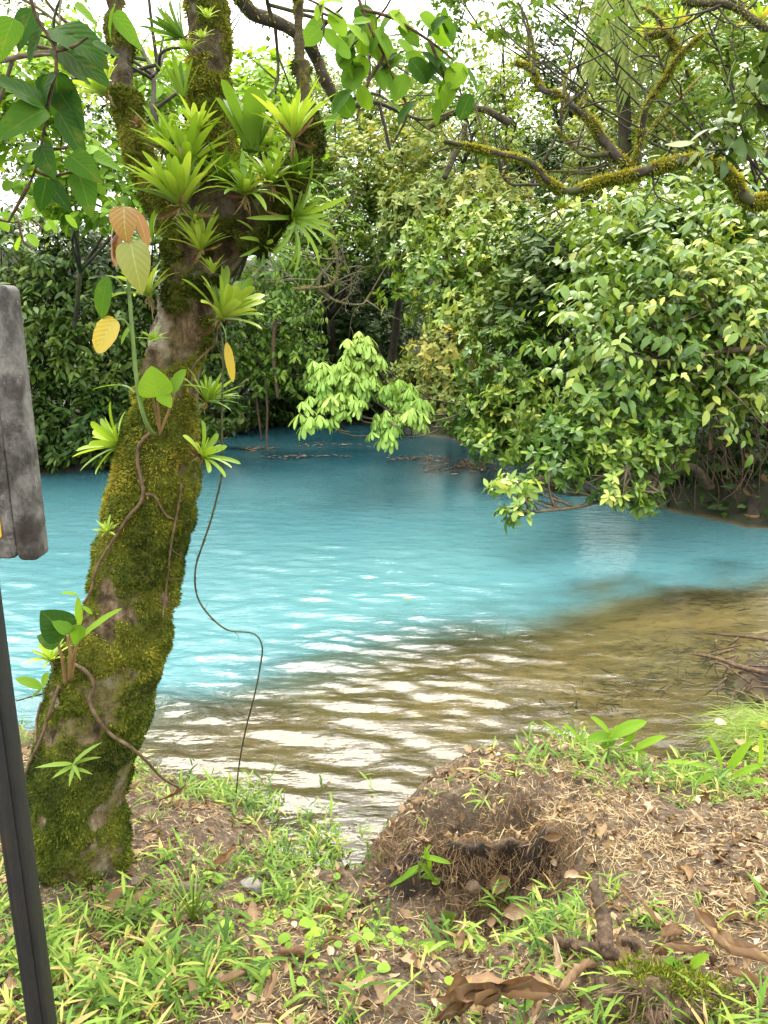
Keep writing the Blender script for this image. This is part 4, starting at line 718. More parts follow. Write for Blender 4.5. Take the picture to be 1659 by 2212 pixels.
# ---------------------------------------------------------------- mossy limbs on the right
def moss_on(parent, mb_paths, rng, dens, L, name='moss'):
    mb = MB()
    for C, r in mb_paths:
        T, N, Bn = frames(C); rm = max(q[1].max() for q in mb_paths); n = int(np.sum(np.linalg.norm(np.diff(C, axis=0), axis=-1) * 6.3 * r[:-1]) * dens * min(1, .15 + r.mean() / rm * 1.1))
        i = rng.integers(0, len(C), n); a = rng.uniform(0, 6.28, n); g = fbm(C[i] * 4.5, 3, 91) + .12 * np.sin(a) > .42; i, a = i[g], a[g]; n = len(i)
        d = N[i] * np.cos(a)[:, None] + Bn[i] * np.sin(a)[:, None]; p = C[i] + d * r[i][:, None] * .95 + T[i] * rng.normal(0, .03, (n, 1))
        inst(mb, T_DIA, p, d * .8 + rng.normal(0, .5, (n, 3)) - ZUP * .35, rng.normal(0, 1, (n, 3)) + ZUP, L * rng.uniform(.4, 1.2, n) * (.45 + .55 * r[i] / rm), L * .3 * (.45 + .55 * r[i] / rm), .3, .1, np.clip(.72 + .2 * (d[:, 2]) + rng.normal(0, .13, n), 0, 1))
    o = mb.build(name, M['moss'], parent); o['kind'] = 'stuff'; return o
def limb2(name, label, paths, d, seed, mossd=2500, mL=.03, mat='branch', twigs=0, cat='branch', grp=None, ox=829.5, s=.5, oy=0):
    rng = np.random.default_rng(seed); q0 = paths[0][0][0]; root = thing(name, label, cat, P(ox + q0[0] * s, oy + q0[1] * s, d), grp)
    mb = MB(); PT = []; ends = []
    for pts, r0, r1, dz in paths:
        Q = [P(ox + x * s, oy + y * s, d + dz * (k / max(1, len(pts) - 1)) + rng.normal(0, .02)) for k, (x, y) in enumerate(pts)]; a, b = SZ(Q[0], r0 * s), SZ(Q[-1], r1 * s)
        n = 6 * len(pts) + 8; C = tube(mb, Q, [a, (a + b) / 2, b], n, 10, .5, .28, 9, seed); PT.append((C, np.linspace(a, b, n))); ends.append((C, a, b))
    mb.build('limb' if name != 'twig' else 'stem', M[mat], root)
    if twigs:
        tb = MB()
        for q in range(twigs):
            C, a, b = ends[rng.integers(len(ends))]; i = rng.integers(len(C) // 5, len(C)); v = nrm(rng.normal(0, 1, 3) * (1, .5, .8) + (0, 0, .35)); l = rng.uniform(.25, .9); p = C[i]; m = p + v * l * .5 + rng.normal(0, .06, 3); e = p + v * l + rng.normal(0, .12, 3)
            c2 = tube(tb, [p, m, e], [.011, .008, .003], 12, 5, .5, .2, 20)
            for w in range(rng.integers(0, 4)):
                k = rng.integers(3, 11); vv = nrm(v + rng.normal(0, .8, 3)); tube(tb, [c2[k], c2[k] + vv * l * .2 + rng.normal(0, .02, 3), c2[k] + vv * l * .42], [.006, .004, .002], 7, 4)
        tb.build('twigs', M[mat], root)
    if mossd: moss_on(root, PT, rng, mossd, mL)
    return root
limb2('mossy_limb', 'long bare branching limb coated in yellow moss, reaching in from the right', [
  ([(1800,900),(1659,868),(1600,876),(1545,840),(1510,775),(1440,715),(1370,692),(1280,697),(1180,722),(1090,750),(1000,772),(930,787),(860,812),(790,826),(735,802),(690,770),(660,730),(620,695),(560,680),(480,660),(400,640),(330,625),(260,608)], 26, 7, -.6),
  ([(1095,745),(1010,682),(970,630),(930,580),(900,530),(850,482),(810,455),(780,415),(700,395),(665,360),(645,310),(615,285),(570,270)], 20, 7, .5),
  ([(647,320),(645,200),(618,90),(580,10)], 8, 4, .2),
  ([(1085,780),(1095,690),(1110,590),(1130,480),(1180,390),(1230,320),(1270,250),(1330,190),(1382,150)], 16, 7, -.5),
  ([(1270,250),(1262,200),(1240,175),(1210,142),(1170,150),(1128,152)], 14, 9, 0), ([(1215,145),(1195,95),(1150,45),(1110,30)], 8, 4, 0), ([(1240,175),(1275,95),(1310,60),(1322,-20)], 7, 4, 0),
  ([(970,665),(870,672),(830,645),(790,602),(730,550)], 11, 5, .3), ([(835,645),(850,580),(870,530)], 5, 3, 0), ([(772,430),(765,500),(768,580)], 8, 4, 0), ([(772,420),(785,350),(795,310),(815,285)], 8, 4, .2), ([(845,455),(870,410),(892,350)], 7, 3, .2),
  ([(1262,690),(1258,610),(1235,550),(1205,490)], 6, 3, .2), ([(1125,600),(1210,480),(1300,400),(1390,310)], 6, 3, .6), ([(1225,325),(1195,270),(1180,190)], 6, 3, 0), ([(1210,310),(1225,240),(1240,190)], 4, 2, 0), ([(448,655),(430,590),(400,480),(380,410)], 7, 3, .3), ([(700,800),(620,798),(550,795),(510,760),(500,730)], 7, 4, .2), ([(860,810),(800,870),(740,910),(660,950)], 5, 2, -.2), ([(950,770),(870,745),(780,740),(680,742)], 6, 3, .3), ([(1000,760),(960,700),(920,640)],5,3,.2)], 8.2, 601, 22000, .055, 'darkbranch', 46)
limb2('mossy_limb', 'short mossy limb with rosettes slanting down at the top right corner', [([(1290,5),(1370,15),(1450,14),(1530,40),(1600,90),(1680,140)], 15, 18, -.3), ([(1450,14),(1480,-30)], 8, 6, 0)], 7, 602, 4500, .03, 'darkbranch', 10)
limb2('arched_limb', 'dark arching mossy limb on the slope left of the bare limb', [([(190,550),(240,520),(300,488),(380,470),(450,480),(545,535)], 12, 16, 0), ([(260,770),(300,680),(340,610),(350,540)], 14, 10, .2)], 12.4, 603, 1800, .04, 'darkbranch', 14)
limb2('dark_limb', 'thick dark limb crossing the sky behind the slender stem', [([(1000,-60),(1050,10),(1100,60),(1180,90),(1260,130),(1330,180),(1370,260),(1400,340),(1450,430),(1500,490)], 30, 24, .5), ([(1180,90),(1160,30),(1150,-20)], 10, 8, 0), ([(1330,190),(1420,90),(1480,30)],8,5,0), ([(1480,480),(1600,440),(1700,470)], 12, 8, .3)], 4.6, 604, 1500, .03, 'darkbranch', 8, ox=0)
limb2('dark_branch', 'thin dark upright branch between the left and middle mossy stems', [([(690,600),(660,470),(665,380),(655,300),(620,230),(560,120)], 13, 9, .5), ([(660,330),(690,290),(720,200)], 7, 4, .3)], 4.4, 605, 0, .03, 'darkbranch', 8, ox=0)
limb2('dark_branch', 'dark leaning branch at the left edge behind the heart-shaped leaves', [([(-40,270),(60,250),(160,230),(300,215),(420,190)], 12, 8, .3)], 4.4, 606, 1200, .02, 'branch', 8, ox=0)
limb2('mossy_limb', 'low yellow-mossy twiggy limb hanging above the palmate tree', [([(1150,30),(1400,60),(1440,150),(1460,260),(1430,330),(1340,345),(1270,350)], 5, 6, 0), ([(1270,350),(1350,340),(1450,400),(1560,415),(1600,370)], 6, 3, .3), ([(1440,160),(1500,260),(1530,330)], 4, 2, .3), ([(1430,320),(1400,280),(1340,340)], 4, 2, 0)], 11.6, 607, 2500, .035, 'branch', 26, ox=0, oy=450)
limb2('fallen_log', 'fallen mossy log dipping into the water behind the trunk', [([(820,870),(900,870),(980,880),(1060,830)], 42, 22, 0)], 13.2, 608, 2200, .06, 'darkbranch', 0, cat='log', ox=0, oy=490)
limb2('low_limb', 'nearly level mossy limb showing through the overhanging tree at right', [([(1659,600),(1560,610),(1450,620),(1330,640),(1230,660),(1120,655)], 14, 6, -.2), ([(1600,606),(1560,660),(1450,690),(1330,720)], 10, 5, -.2)], 8.0, 609, 3500, .035, 'branch', 14, oy=450)
for lab, x, y, d, sz, ax, sd in (('yellow-green rosette at the broken fork of the bare mossy limb', 1462, 62, 8.0, 46, (.05, 1, .2), 631), ('yellow-green rosette at the top right corner on the short mossy limb', 1640, 50, 6.9, 46, (0, 1, .2), 632), ('small yellow rosette dangling under the bare mossy limb', 1212, 450, 7.9, 22, (.1, 1, .2), 633), ('small spiky rosette at the tip of the broken fork', 1398, 70, 8.0, 24, (-.2, 1, .3), 634)):
    bromeliad(lab, x, y, d, sz, 9, 18, ax, sd, roots=False, t0=.82, tv=.2, grp='rosettes on the far limbs', old=3)
# palm behind
pr = np.random.default_rng(640); pt = thing('palm', 'palm with long drooping pale fronds behind the limb at the top right', 'palm', P(1345, 60, 14.5))
for (x, y, tx, ty) in ((1330, -40, 1300, 130), (1320, -30, 1360, 190), (1330, -50, 1400, 150), (1310, -40, 1270, 160), (1340, -60, 1450, 110)):
    a = P(x, y, 14.5); b = P(tx, ty, 14.2); mid = (a + b) / 2 + ZUP * .25; mb = MB(); C = tube(mb, [a, mid, b], [.03, .02, .008], 40, 5)
    T, N, Bn = frames(C); ii = np.repeat(np.arange(2, 40), 2); sg = np.tile((1, -1), 38); hv = nrm(np.cross(T[ii], (0, 1, .2))) * sg[:, None]
    inst(mb, T_THIN, C[ii], hv * .6 + T[ii] * .5 - ZUP * .7 + pr.normal(0, .08, (76, 3)), -FWD + ZUP, pr.uniform(.5, .95, 76) * SZ(a, 75), .05, .4, .1, pr.uniform(.4, .8, 76)); mb.build('frond', M['olive'], pt)
mb = MB(); tube(mb, [P(1335, -50, 14.5), P(1350, 300, 14.6), P(1350, 560, 14.8)], [.13, .12, .15], 20, 8, .5, .15); mb.build('trunk', M['darkbranch'], pt)
# ---------------------------------------------------------------- the near bank: straw, litter, grass, leaves, stones
rng = np.random.default_rng(700)
def zg(x, y): return zG(np.atleast_1d(np.asarray(x, float)), np.atleast_1d(np.asarray(y, float)))
_ix = np.arange(-3.0, 3.0, .02); _iy = np.arange(.6, 4.2, .02); _IG = zG(*np.meshgrid(_ix, _iy)); _ID = sdist(*np.meshgrid(_ix, _iy))
def lut(Tb, x, y):
    fx = np.clip((x - _ix[0]) / .02, 0, len(_ix) - 1.001); fy = np.clip((y - _iy[0]) / .02, 0, len(_iy) - 1.001); a = fx.astype(int); b = fy.astype(int); u = fx - a; v = fy - b
    return (Tb[b, a] * (1 - u) + Tb[b, a + 1] * u) * (1 - v) + (Tb[b + 1, a] * (1 - u) + Tb[b + 1, a + 1] * u) * v
def ground_normal(x, y):
    e = .02; return nrm(np.stack([-(lut(_IG, x + e, y) - lut(_IG, x - e, y)) / (2 * e), -(lut(_IG, x, y + e) - lut(_IG, x, y - e)) / (2 * e), np.ones_like(x)], -1))
def scatter(n, dens=None, ymin=1.15, ymax=3.7):
    """Points on the near bank (land only) with ground height; dens is given picture coordinates."""
    y = rng.uniform(ymin, ymax, n); x = rng.uniform(-.62, .62, n) * y * 1.05; keep = lut(_ID, x, y) > -.01
    z = lut(_IG, x, y)
    if dens is not None:
        X, Y = proj(np.stack([x, y, z], -1)); keep &= rng.uniform(0, 1, n) < dens(X, Y)
    x, y, z = x[keep], y[keep], z[keep]; return np.stack([x, y, z], -1)
def gau(X, Y, x, y, sx, sy): return np.exp(-(((X - x) / sx) ** 2 + ((Y - y) / sy) ** 2))
_sh = np.array([(1659,1690),(1500,1670),(1360,1640),(1250,1625),(1150,1650),(1040,1700),(930,1765),(850,1812),(780,1880),(690,1905),(610,1890),(580,1810),(540,1765),(480,1715),(400,1692),(320,1668)], float)
def SHORE(X, Y):
    d = np.full(np.shape(X), 1e9)
    for a, b in zip(_sh[:-1], _sh[1:]): e = b - a; t = np.clip(((X - a[0]) * e[0] + (Y - a[1]) * e[1]) / (e @ e), 0, 1); d = np.minimum(d, np.hypot(X - a[0] - t * e[0], (Y - a[1] - t * e[1]) * 1.6))
    return .6 * np.exp(-(d / 45.) ** 2)
def d_grass(X, Y):
    f = .3 + .22 * sst(1900, 2050, Y) + .35 * gau(X, Y, 420, 1950, 330, 130) + .55 * gau(X, Y, 400, 1680, 160, 40) + .7 * gau(X, Y, 700, 1800, 90, 90) + .5 * gau(X, Y, 1350, 1620, 130, 45) + .7 * gau(X, Y, 1560, 1690, 160, 50) + .5 * gau(X, Y, 1250, 1980, 200, 100) + .6 * gau(X, Y, 250, 2120, 260, 110)
    f = f + SHORE(X, Y)
    f = f - .75 * gau(X, Y, 1480, 1850, 230, 90) - .7 * gau(X, Y, 460, 1790, 110, 55) - .9 * gau(X, Y, 1060, 1770, 170, 90) - .8 * gau(X, Y, 900, 1900, 120, 60) - .35 * gau(X, Y, 700, 2050, 300, 60) - .35 * gau(X, Y, 1100, 2120, 300, 90)
    return np.clip(f, .03, 1)
nzg = lambda p, s, sd: fbm(np.c_[p[:, :2] * s, np.zeros(len(p))], 3, sd)
# straw and small chaff lying flat
p = scatter(110000, lambda X, Y: np.clip(.3 + .6 * gau(X, Y, 1450, 1830, 330, 130) + .3 * gau(X, Y, 1150, 1700, 200, 80) - .25 * gau(X, Y, 950, 1880, 150, 80), 0, 1)); p = p[rng.uniform(0, 1, len(p)) < sst(.3, .68, nzg(p, 7., 75)) * .9 + .08]; n = len(p); gn = ground_normal(p[:, 0], p[:, 1])
a = rng.uniform(0, 6.28, n); D = np.stack([np.cos(a), np.sin(a), rng.normal(0, .15, n)], -1); D = D - gn * (D * gn).sum(-1, keepdims=True) * .9
mb = MB(); inst(mb, T_THIN, p + gn * rng.uniform(.001, .012, n)[:, None], D, gn + rng.normal(0, .3, (n, 3)), rng.uniform(.015, .10, n) * rng.uniform(.35, 1, n), rng.uniform(.0011, .0032, n), rng.normal(0, .4, n), .1, np.clip(rng.normal(.45, .27, n), 0, 1))
tag(mb.build('straw', M['straw']), 'pale straw and chaff scattered over the bank', 'straw', kind='stuff')
# crumbled leaf litter
p = scatter(40000, lambda X, Y: np.clip(.6 + .2 * gau(X, Y, 1150, 1720, 200, 90), 0, 1)); p = p[rng.uniform(0, 1, len(p)) < sst(.3, .7, nzg(p, 9., 74)) + .2]; n = len(p); gn = ground_normal(p[:, 0], p[:, 1]); D = nrm(rng.normal(0, 1, (n, 3))); D = nrm(D - gn * (D * gn).sum(-1, keepdims=True) * .85)
L = .006 + .05 * rng.uniform(0, 1, n) ** 2.6; mb = MB(); hf = rng.uniform(0, 1, n) < .55; tl = np.clip(rng.normal(.32, .3, n), 0, 1)
for sel, tm_ in ((hf, T_DIA), (~hf, T_LEAF)): q_ = int(sel.sum()); inst(mb, tm_, p[sel] + gn[sel] * rng.uniform(.001, .01, q_)[:, None], D[sel], gn[sel] + rng.normal(0, .45, (q_, 3)), L[sel], L[sel] * rng.uniform(.2, .75, q_), rng.normal(0, 1.1, q_), rng.normal(0, .35, q_), tl[sel], .12)
tag(mb.build('leaf_litter', M['dry']), 'crumbled brown leaf fragments covering the bank soil', 'leaf litter', kind='stuff')
# fine roots hanging over the lip of the hollow
m = 6500; X = rng.uniform(790, 1240, m); top = np.interp(X, [800, 870, 960, 1040, 1110, 1175, 1230], [1800, 1800, 1800, 1785, 1776, 1792, 1835]); pts = np.array([G(a_, b_, c_) for a_, b_, c_ in zip(X, top + rng.uniform(-70, 75, m) * (.3 + .7 * rng.uniform(0, 1, m)), np.interp(X, [800, 870, 960, 1040, 1230], [.14, .2, .32, .37, .39]))])
pts[:, 2] = zg(pts[:, 0], pts[:, 1]) + .004; pts[:, 1] -= .02
mb = MB(); inst(mb, T_THIN, pts, np.stack([rng.normal(0, .5, m), rng.normal(-.35, .3, m), rng.uniform(-1, .05, m)], -1), rng.normal(0, 1, (m, 3)), rng.uniform(.02, .09, m), rng.uniform(.001, .0022, m), rng.normal(0, .9, m), .1, np.clip(rng.normal(.08, .18, m), 0, 1))
tag(mb.build('root_fringe', M['straw']), 'fine brown roots fringing the undercut lip of the soil mound', 'roots', kind='stuff')
# grass: leafy shoots, each a leaning culm with lance-shaped blades
def shoots(p, rng, hmin, hmax, wl, nb=5, t0=.5, tv=.2):
    n = len(p); h = rng.uniform(hmin, hmax, n); lean = nrm(np.stack([rng.normal(0, .5, n), rng.normal(-.05, .45, n), np.full(n, .8)], -1)); mb = MB(); t = np.clip(rng.normal(t0, tv, n), 0, 1)
    inst(mb, T_THIN, p - (0, 0, .005), lean, rng.normal(0, 1, (n, 3)), h * 1.05, .0022, .5, 0, np.clip(t - .1, 0, 1))
    for q in range(nb):
        f = (q + .6) / nb; g = rng.uniform(0, 1, n) < .9; m = int(g.sum()); az = rng.uniform(0, 6.28, n)[g]
        side = np.stack([np.cos(az), np.sin(az), np.zeros(m)], -1); o = p[g] + lean[g] * (h[g] * f)[:, None]
        L = rng.uniform(.55, 1.15, m) * wl * (1.1 - .35 * f); D = lean[g] * .55 + side * .75 + np.stack([np.zeros(m), np.zeros(m), rng.normal(.1, .25, m)], -1)
        inst(mb, T_BLADE, o, D, ZUP + rng.normal(0, .2, (m, 3)), L, L * rng.uniform(.085, .155, m), rng.uniform(.3, 1.1, m), .18, np.clip(t[g] + rng.normal(0, .16, m), 0, 1))
    return mb
clump = lambda X, Y, p=None: d_grass(X, Y)
p = scatter(4700, d_grass); p = p[nzg(p, 6., 77) > .49]
tag(shoots(p, rng, .015, .07, .06).build('grass', M['grass']), 'short broad-bladed green grass growing over the bank', 'grass', kind='stuff')
p = scatter(3000, lambda X, Y: d_grass(X, Y) ** 1.7); p = p[nzg(p, 5., 79) > .5]
tag(shoots(p, rng, .05, .15, .095, 6, .5, .24).build('tall_grass', M['grass']), 'taller bamboo-like grass shoots standing out of the short grass', 'grass', kind='stuff')
q = np.array([G(x, y, .012) for x, y in list(zip(rng.normal(700, 55, 55), rng.normal(1815, 50, 55))) + list(zip(rng.normal(545, 40, 45), rng.normal(1735, 22, 45))) + list(zip(rng.normal(630, 25, 25), rng.normal(1880, 20, 25))) + list(zip(rng.normal(1220, 40, 20), rng.normal(1622, 12, 20)))]); q[:, 2] = np.maximum(lut(_IG, q[:, 0], q[:, 1]), -.03)
tag(shoots(q, rng, .07, .17, .085, 6, .5, .2).build('shore_grass', M['grass']), 'grass shoots standing in the water of the little inlet and along its edge', 'grass', kind='stuff')
# creeping pennyworth and small-leaved herbs
def discs(p, rng, rmin, rmax, t0):
    n = len(p); h = rng.uniform(.008, .035, n); mb = MB(); L = rng.uniform(rmin, rmax, n); a = rng.uniform(0, 6.28, n)
    D = np.stack([np.cos(a), np.sin(a), rng.normal(0, .15, n)], -1); inst(mb, T_ROUND, p + np.stack([-np.cos(a) * L / 2, -np.sin(a) * L / 2, h], -1), D, ZUP + rng.normal(0, .22, (n, 3)), L, L * 1.02, rng.normal(.1, .2, n), .08, np.clip(rng.normal(t0, .12, n), 0, 1))
    inst(mb, T_THIN, p, np.stack([rng.normal(0, .2, n), rng.normal(0, .2, n), np.ones(n)], -1), rng.normal(0, 1, (n, 3)), h, .002, 0, 0, .4); return mb
p = scatter(9000, lambda X, Y: np.clip(.9 * gau(X, Y, 380, 2050, 170, 110) + .7 * gau(X, Y, 620, 2070, 130, 130) + .5 * gau(X, Y, 820, 2030, 120, 60) + .5 * gau(X, Y, 40, 1990, 60, 60) + .25 * gau(X, Y, 1000, 2000, 250, 120), 0, 1) * .12)
tag(discs(p, rng, .018, .042, .58).build('pennyworth', M['fresh']), 'round bright green pennyworth leaves creeping between the grass', 'ground cover', kind='stuff')
p = scatter(16000, lambda X, Y: np.clip(1.2 * gau(X, Y, 240, 2130, 170, 70) + .5 * gau(X, Y, 40, 2180, 120, 40) + .25 * gau(X, Y, 560, 2000, 300, 120) + .2 * gau(X, Y, 1350, 2180, 200, 60), 0, 1) * .35)
n = len(p); mb = MB(); q = np.repeat(p, 4, 0) + rng.normal(0, .012, (4 * n, 3)) * (1, 1, 0) + np.c_[np.zeros((4 * n, 2)), rng.uniform(.004, .03, 4 * n)]; a = rng.uniform(0, 6.28, 4 * n); L = rng.uniform(.008, .02, 4 * n)
inst(mb, T_LEAF, q, np.stack([np.cos(a), np.sin(a), rng.normal(.1, .25, 4 * n)], -1), ZUP + rng.normal(0, .3, (4 * n, 3)), L, L * .6, .4, .15, np.clip(rng.normal(.55, .18, 4 * n), 0, 1))
tag(mb.build('creeping_herb', M['fresh']), 'tiny-leaved creeping herb carpeting the bottom left of the bank', 'ground cover', kind='stuff')

# ---------------------------------------------------------------- fallen leaves, each its own thing
T_DRY = tmpl(np.linspace(0, 1, 15), np.interp(np.linspace(0, 1, 15), [0, .04, .12, .25, .42, .6, .78, .9, .97, 1], [.05, .3, .62, .9, 1, .97, .76, .46, .18, .02]), 11)
def pos(x, y):
    """The ground point seen at picture (x, y)."""
    z = .35
    for _ in range(25): q = G(x, y, z); z = .5 * z + .5 * float(zg(q[0], q[1])[0])
    return np.array((q[0], q[1], float(zg(q[0], q[1])[0])))
def dry_leaf(label, x, y, px, ang, t, seed, w=.45, curl=1.0, lift=.012, grp=None, tm=T_OVAL, mat='dry', tilt=.3, fold=.35, name='dry_leaf', roll=None):
    r = np.random.default_rng(seed); p = pos(x, y); L = SZ(p, px); L *= 1.15; lift += .014; a = R(ang); D = np.array((math.cos(a), math.sin(a), .05)); gn = ground_normal(p[:1], p[1:2])[0]
    N = gn + r.normal(0, tilt, 3) * (1, 1, 0); mb = MB(); inst(mb, T_DRY if tm is T_OVAL else tm, p - D * L / 2 + gn * (lift + .004), D, N, L, L * w, -curl if r.uniform() < .45 else curl, fold * r.uniform(.2, 1), t, .06, roll=r.uniform(.3, 2.3) if roll is None else roll)
    q = mb.V[-1]; mb.V[-1] = q + np.stack([fbm(q * 22 + 9.1 * c_, 3, seed) - .5 for c_ in range(3)], -1) * L * .28
    tube(mb, [p - D * L / 2 + gn * (lift + .004), p - D * L * .62 + gn * (lift + .008)], [.0022, .0014], 4, 5, t)
    return tag(mb.build(name, M[mat], None, origin=p), label, 'fallen leaf', grp)
LV = 'dry leaves lying on the near bank'
r = np.random.default_rng(990); SPOTS = [(150, 2140), (230, 2060), (440, 2080), (500, 2140), (680, 2150), (720, 2050), (880, 2090), (930, 2150), (1010, 2060), (1060, 1985), (700, 1985), (420, 2165), (90, 2100), (540, 2095), (760, 2200), (1230, 2060), (1360, 2080), (1580, 2000), (1480, 1900), (1300, 1800), (1250, 1900), (1640, 1880), (250, 1960), (620, 2110), (310, 2110)]
for q in [('curled brown leaf against the left side of the dark pebbles', 300, 1975, 62, 20, .5), ('pair-creased tan leaf beside the sign post at mid height', 135, 2040, 66, 110, .42), ('brown ragged leaf at the left edge left of the post', 28, 2055, 60, 40, .5), ('pale brown leaf at the lower left corner outside the post', 30, 2140, 60, 70, .62),
    ('upright folded tan leaf in the grass above the pennyworth', 345, 2025, 52, 60, .7, .5, 1.5), ('tan leaf lying left of the grey rock', 484, 1875, 66, 30, .6), ('orange-brown leaf at the shore grass right of the trunk', 294, 1718, 34, 10, .55), ('greyish leaf under the trunk beside the soil patch', 262, 1795, 34, 160, .75),
    ('dark brown wet leaf on the soil hump right of the trunk', 375, 1744, 54, 5, .1), ('brown leaf half buried in grass right of the sedge', 640, 2070, 80, 20, .35), ('long dark brown leaf standing at the bottom edge left of centre', 362, 2180, 66, 95, .3, .3), ('reddish leaf at the bottom under the pennyworth', 402, 2140, 62, 20, .45), ('cracked brown leaf at the bottom beside the round leaves', 590, 2165, 60, 60, .45),
    ('pale cream leaf flat on the ground near the bottom centre', 800, 2135, 62, 35, .95), ('mottled leaf pile piece at the bottom left of the big curled leaf', 820, 2175, 56, 130, .65), ('curled brown leaf lying inside the hollow under the lip', 1098, 1912, 56, 10, .45, .6, 1.6), ('small orange leaf next to the hollow leaf', 1160, 1908, 40, 20, .55), ('flat pinkish-tan leaf below the hollow', 1135, 1965, 66, 15, .68),
    ('brown leaf leaning beside the upright stub', 1296, 1980, 50, 80, .5), ('rust leaf in the grass right of the mound', 1358, 1950, 38, 120, .5), ('large flat tan leaf right of the broken branch', 1410, 2010, 74, 150, .68), ('brown leaf on the straw at right beside the flat tan one', 1450, 2030, 66, 30, .5), ('dark leaf on the straw near the right edge', 1640, 1765, 34, 10, .12), ('pale curled leaf on top of the soil mound', 1395, 1755, 50, 60, .85), ('greyish leaf flat on the straw at the right', 1560, 1945, 46, 20, .9), ('brown leaf at the mound foot near the water', 1165, 1690, 28, 20, .4), ('dark curled leaf hanging on the lip of the hollow', 1195, 1830, 40, 10, .2), ('thin upright brown leaf on the far edge of the mound', 1363, 1690, 36, 80, .4, .25), ('tan leaf near the bottom right corner in green leaves', 1640, 2100, 60, 40, .6), ('leaf scrap on bare ground under the sedge', 545, 2000, 44, 100, .5), ('pale leaf on the straw right of the mound top', 1500, 1790, 42, 140, .9), ('brown leaf in front of the mossy stump', 1180, 2190, 66, 40, .4)]:
    dry_leaf(q[0], q[1], q[2], q[3], q[4], q[5], int(q[1] + q[2]), *(q[6:8] if len(q) > 6 else ()), grp=LV)
for k_, (x, y) in enumerate(SPOTS):
    dry_leaf('ordinary palm-sized brown dry leaf, part buried among the bank grass and straw', x, y, r.uniform(34, 62), r.uniform(0, 180), r.uniform(.15, .8), 7000 + k_, r.uniform(.35, .6), r.uniform(.4, 1.5), grp='ordinary dry leaves among the bank grass')
# big curled leaves at the bottom right
for q in [('largest curled brown leaf, lying on its side at the bottom edge', 1075, 2180, 250, 8, .38, .34, .9, .05), ('long split brown leaf standing up against the stump', 1245, 2140, 150, 55, .5, .26, .5, .06), ('pale dry leaf tucked behind the standing one', 1205, 2120, 100, 75, .85, .3, .4, .04), ('long rolled red-brown leaf running along the right of the stump', 1560, 2105, 190, 150, .42, .2, .8, .05), ('red-brown leaf folded upright right of the stump', 1530, 2060, 90, 100, .4, .36, .9, .05), ('tan rolled leaf at the right edge below the others', 1625, 2160, 130, 125, .55, .28, .8, .05), ('flat reddish leaf between stump and rolled leaf', 1450, 2085, 110, 165, .45, .3, .7, .04), ('dark inner curl under the largest leaf', 1040, 2200, 160, 15, .15, .3, 1.1, .02)]:
    dry_leaf(q[0], q[1], q[2], q[3], q[4], q[5], int(q[1] * 3 + q[2]), q[6], q[7], q[8], LV, tilt=.5, fold=.3, roll=2.4)
# a rolled-up green leaf
p = pos(962, 2010); mb = MB(); th = np.linspace(0, 1.75 * math.pi, 20); hh = np.linspace(0, 1, 8); TH, HH = np.meshgrid(th, hh); rr = SZ(p, 17) * (.35 + .65 * HH ** .6) * (1 - .04 * TH)
V = np.stack([p[0] + rr * np.cos(TH - 1.2) + .008 * HH, p[1] + rr * np.sin(TH - 1.2) * .9 - .012 * HH, p[2] - .004 + SZ(p, 50) * HH + .006 * np.sin(TH * 2)], -1); i = np.arange(7)[:, None] * 20; j = np.arange(19)[None]
mb.add(V.reshape(-1, 3), np.stack([i + j, i + j + 1, i + 21 + j, i + 20 + j], -1).reshape(-1, 4), .35); tag(mb.build('rolled_leaf', M['olive'], None, origin=p), 'olive green leaf rolled into a cone, standing in front of the hollow', 'fallen leaf', LV)

# ---------------------------------------------------------------- stones
M['brownstone'] = bark_mat('brown_stone', (.10, .07, .045), (.24, .18, .12), None, 22, (1, 1, 1), .85, .01)
def stone(label, x, y, px, asp, seed, mat='stone', sink=.25, grp='stones on the near bank'):
    r = np.random.default_rng(seed); p = pos(x, y); s = SZ(p, px / 2); th = np.linspace(0, math.pi, 26)[:, None]; ph_ = np.linspace(0, 2 * math.pi, 41)[None, :-1]
    d = np.stack([np.sin(th) * np.cos(ph_), np.sin(th) * np.sin(ph_), np.cos(th) + 0 * ph_], -1); V = d.copy()
    for q in range(13): nn = nrm(r.normal(0, 1, 3)); h = r.uniform(.62, .9); e = np.maximum((V @ nn) - h, 0); V = V - e[..., None] * nn * .92
    V = V * (1 + .14 * (fbm(d * 3 + seed, 3, 5) - .5))[..., None] * np.array((1, .8, asp)) * s; V = V + p + (0, 0, s * asp * (1 - sink * 2)); i = np.arange(25)[:, None] * 40; j = np.arange(40)[None]; j2 = (j + 1) % 40
    mb = MB(); mb.add(V.reshape(-1, 3), np.stack([i + j, i + j2, i + 40 + j2, i + 40 + j], -1).reshape(-1, 4)); o = mb.build('stone', M[mat], None, origin=p); return tag(o, label, 'stone', grp)
stone('pale grey angular stone standing in the grass by the notch', 542, 1926, 54, .85, 801); stone('dark round brown stone left of the pale angular one', 400, 1935, 66, .7, 802, 'darkstone'); stone('flat dark stone in front of the round brown one', 335, 1965, 48, .5, 803, 'darkstone'); stone('small dark stone nearest the trunk foot', 290, 1912, 40, .7, 804, 'darkstone'); stone('brown pyramid-shaped stone sitting in the hollow of the mound', 1026, 1876, 38, 1.0, 805, 'brownstone', .1); stone('tiny pebble right of the pyramid-shaped stone', 1049, 1868, 10, .9, 806, 'brownstone')

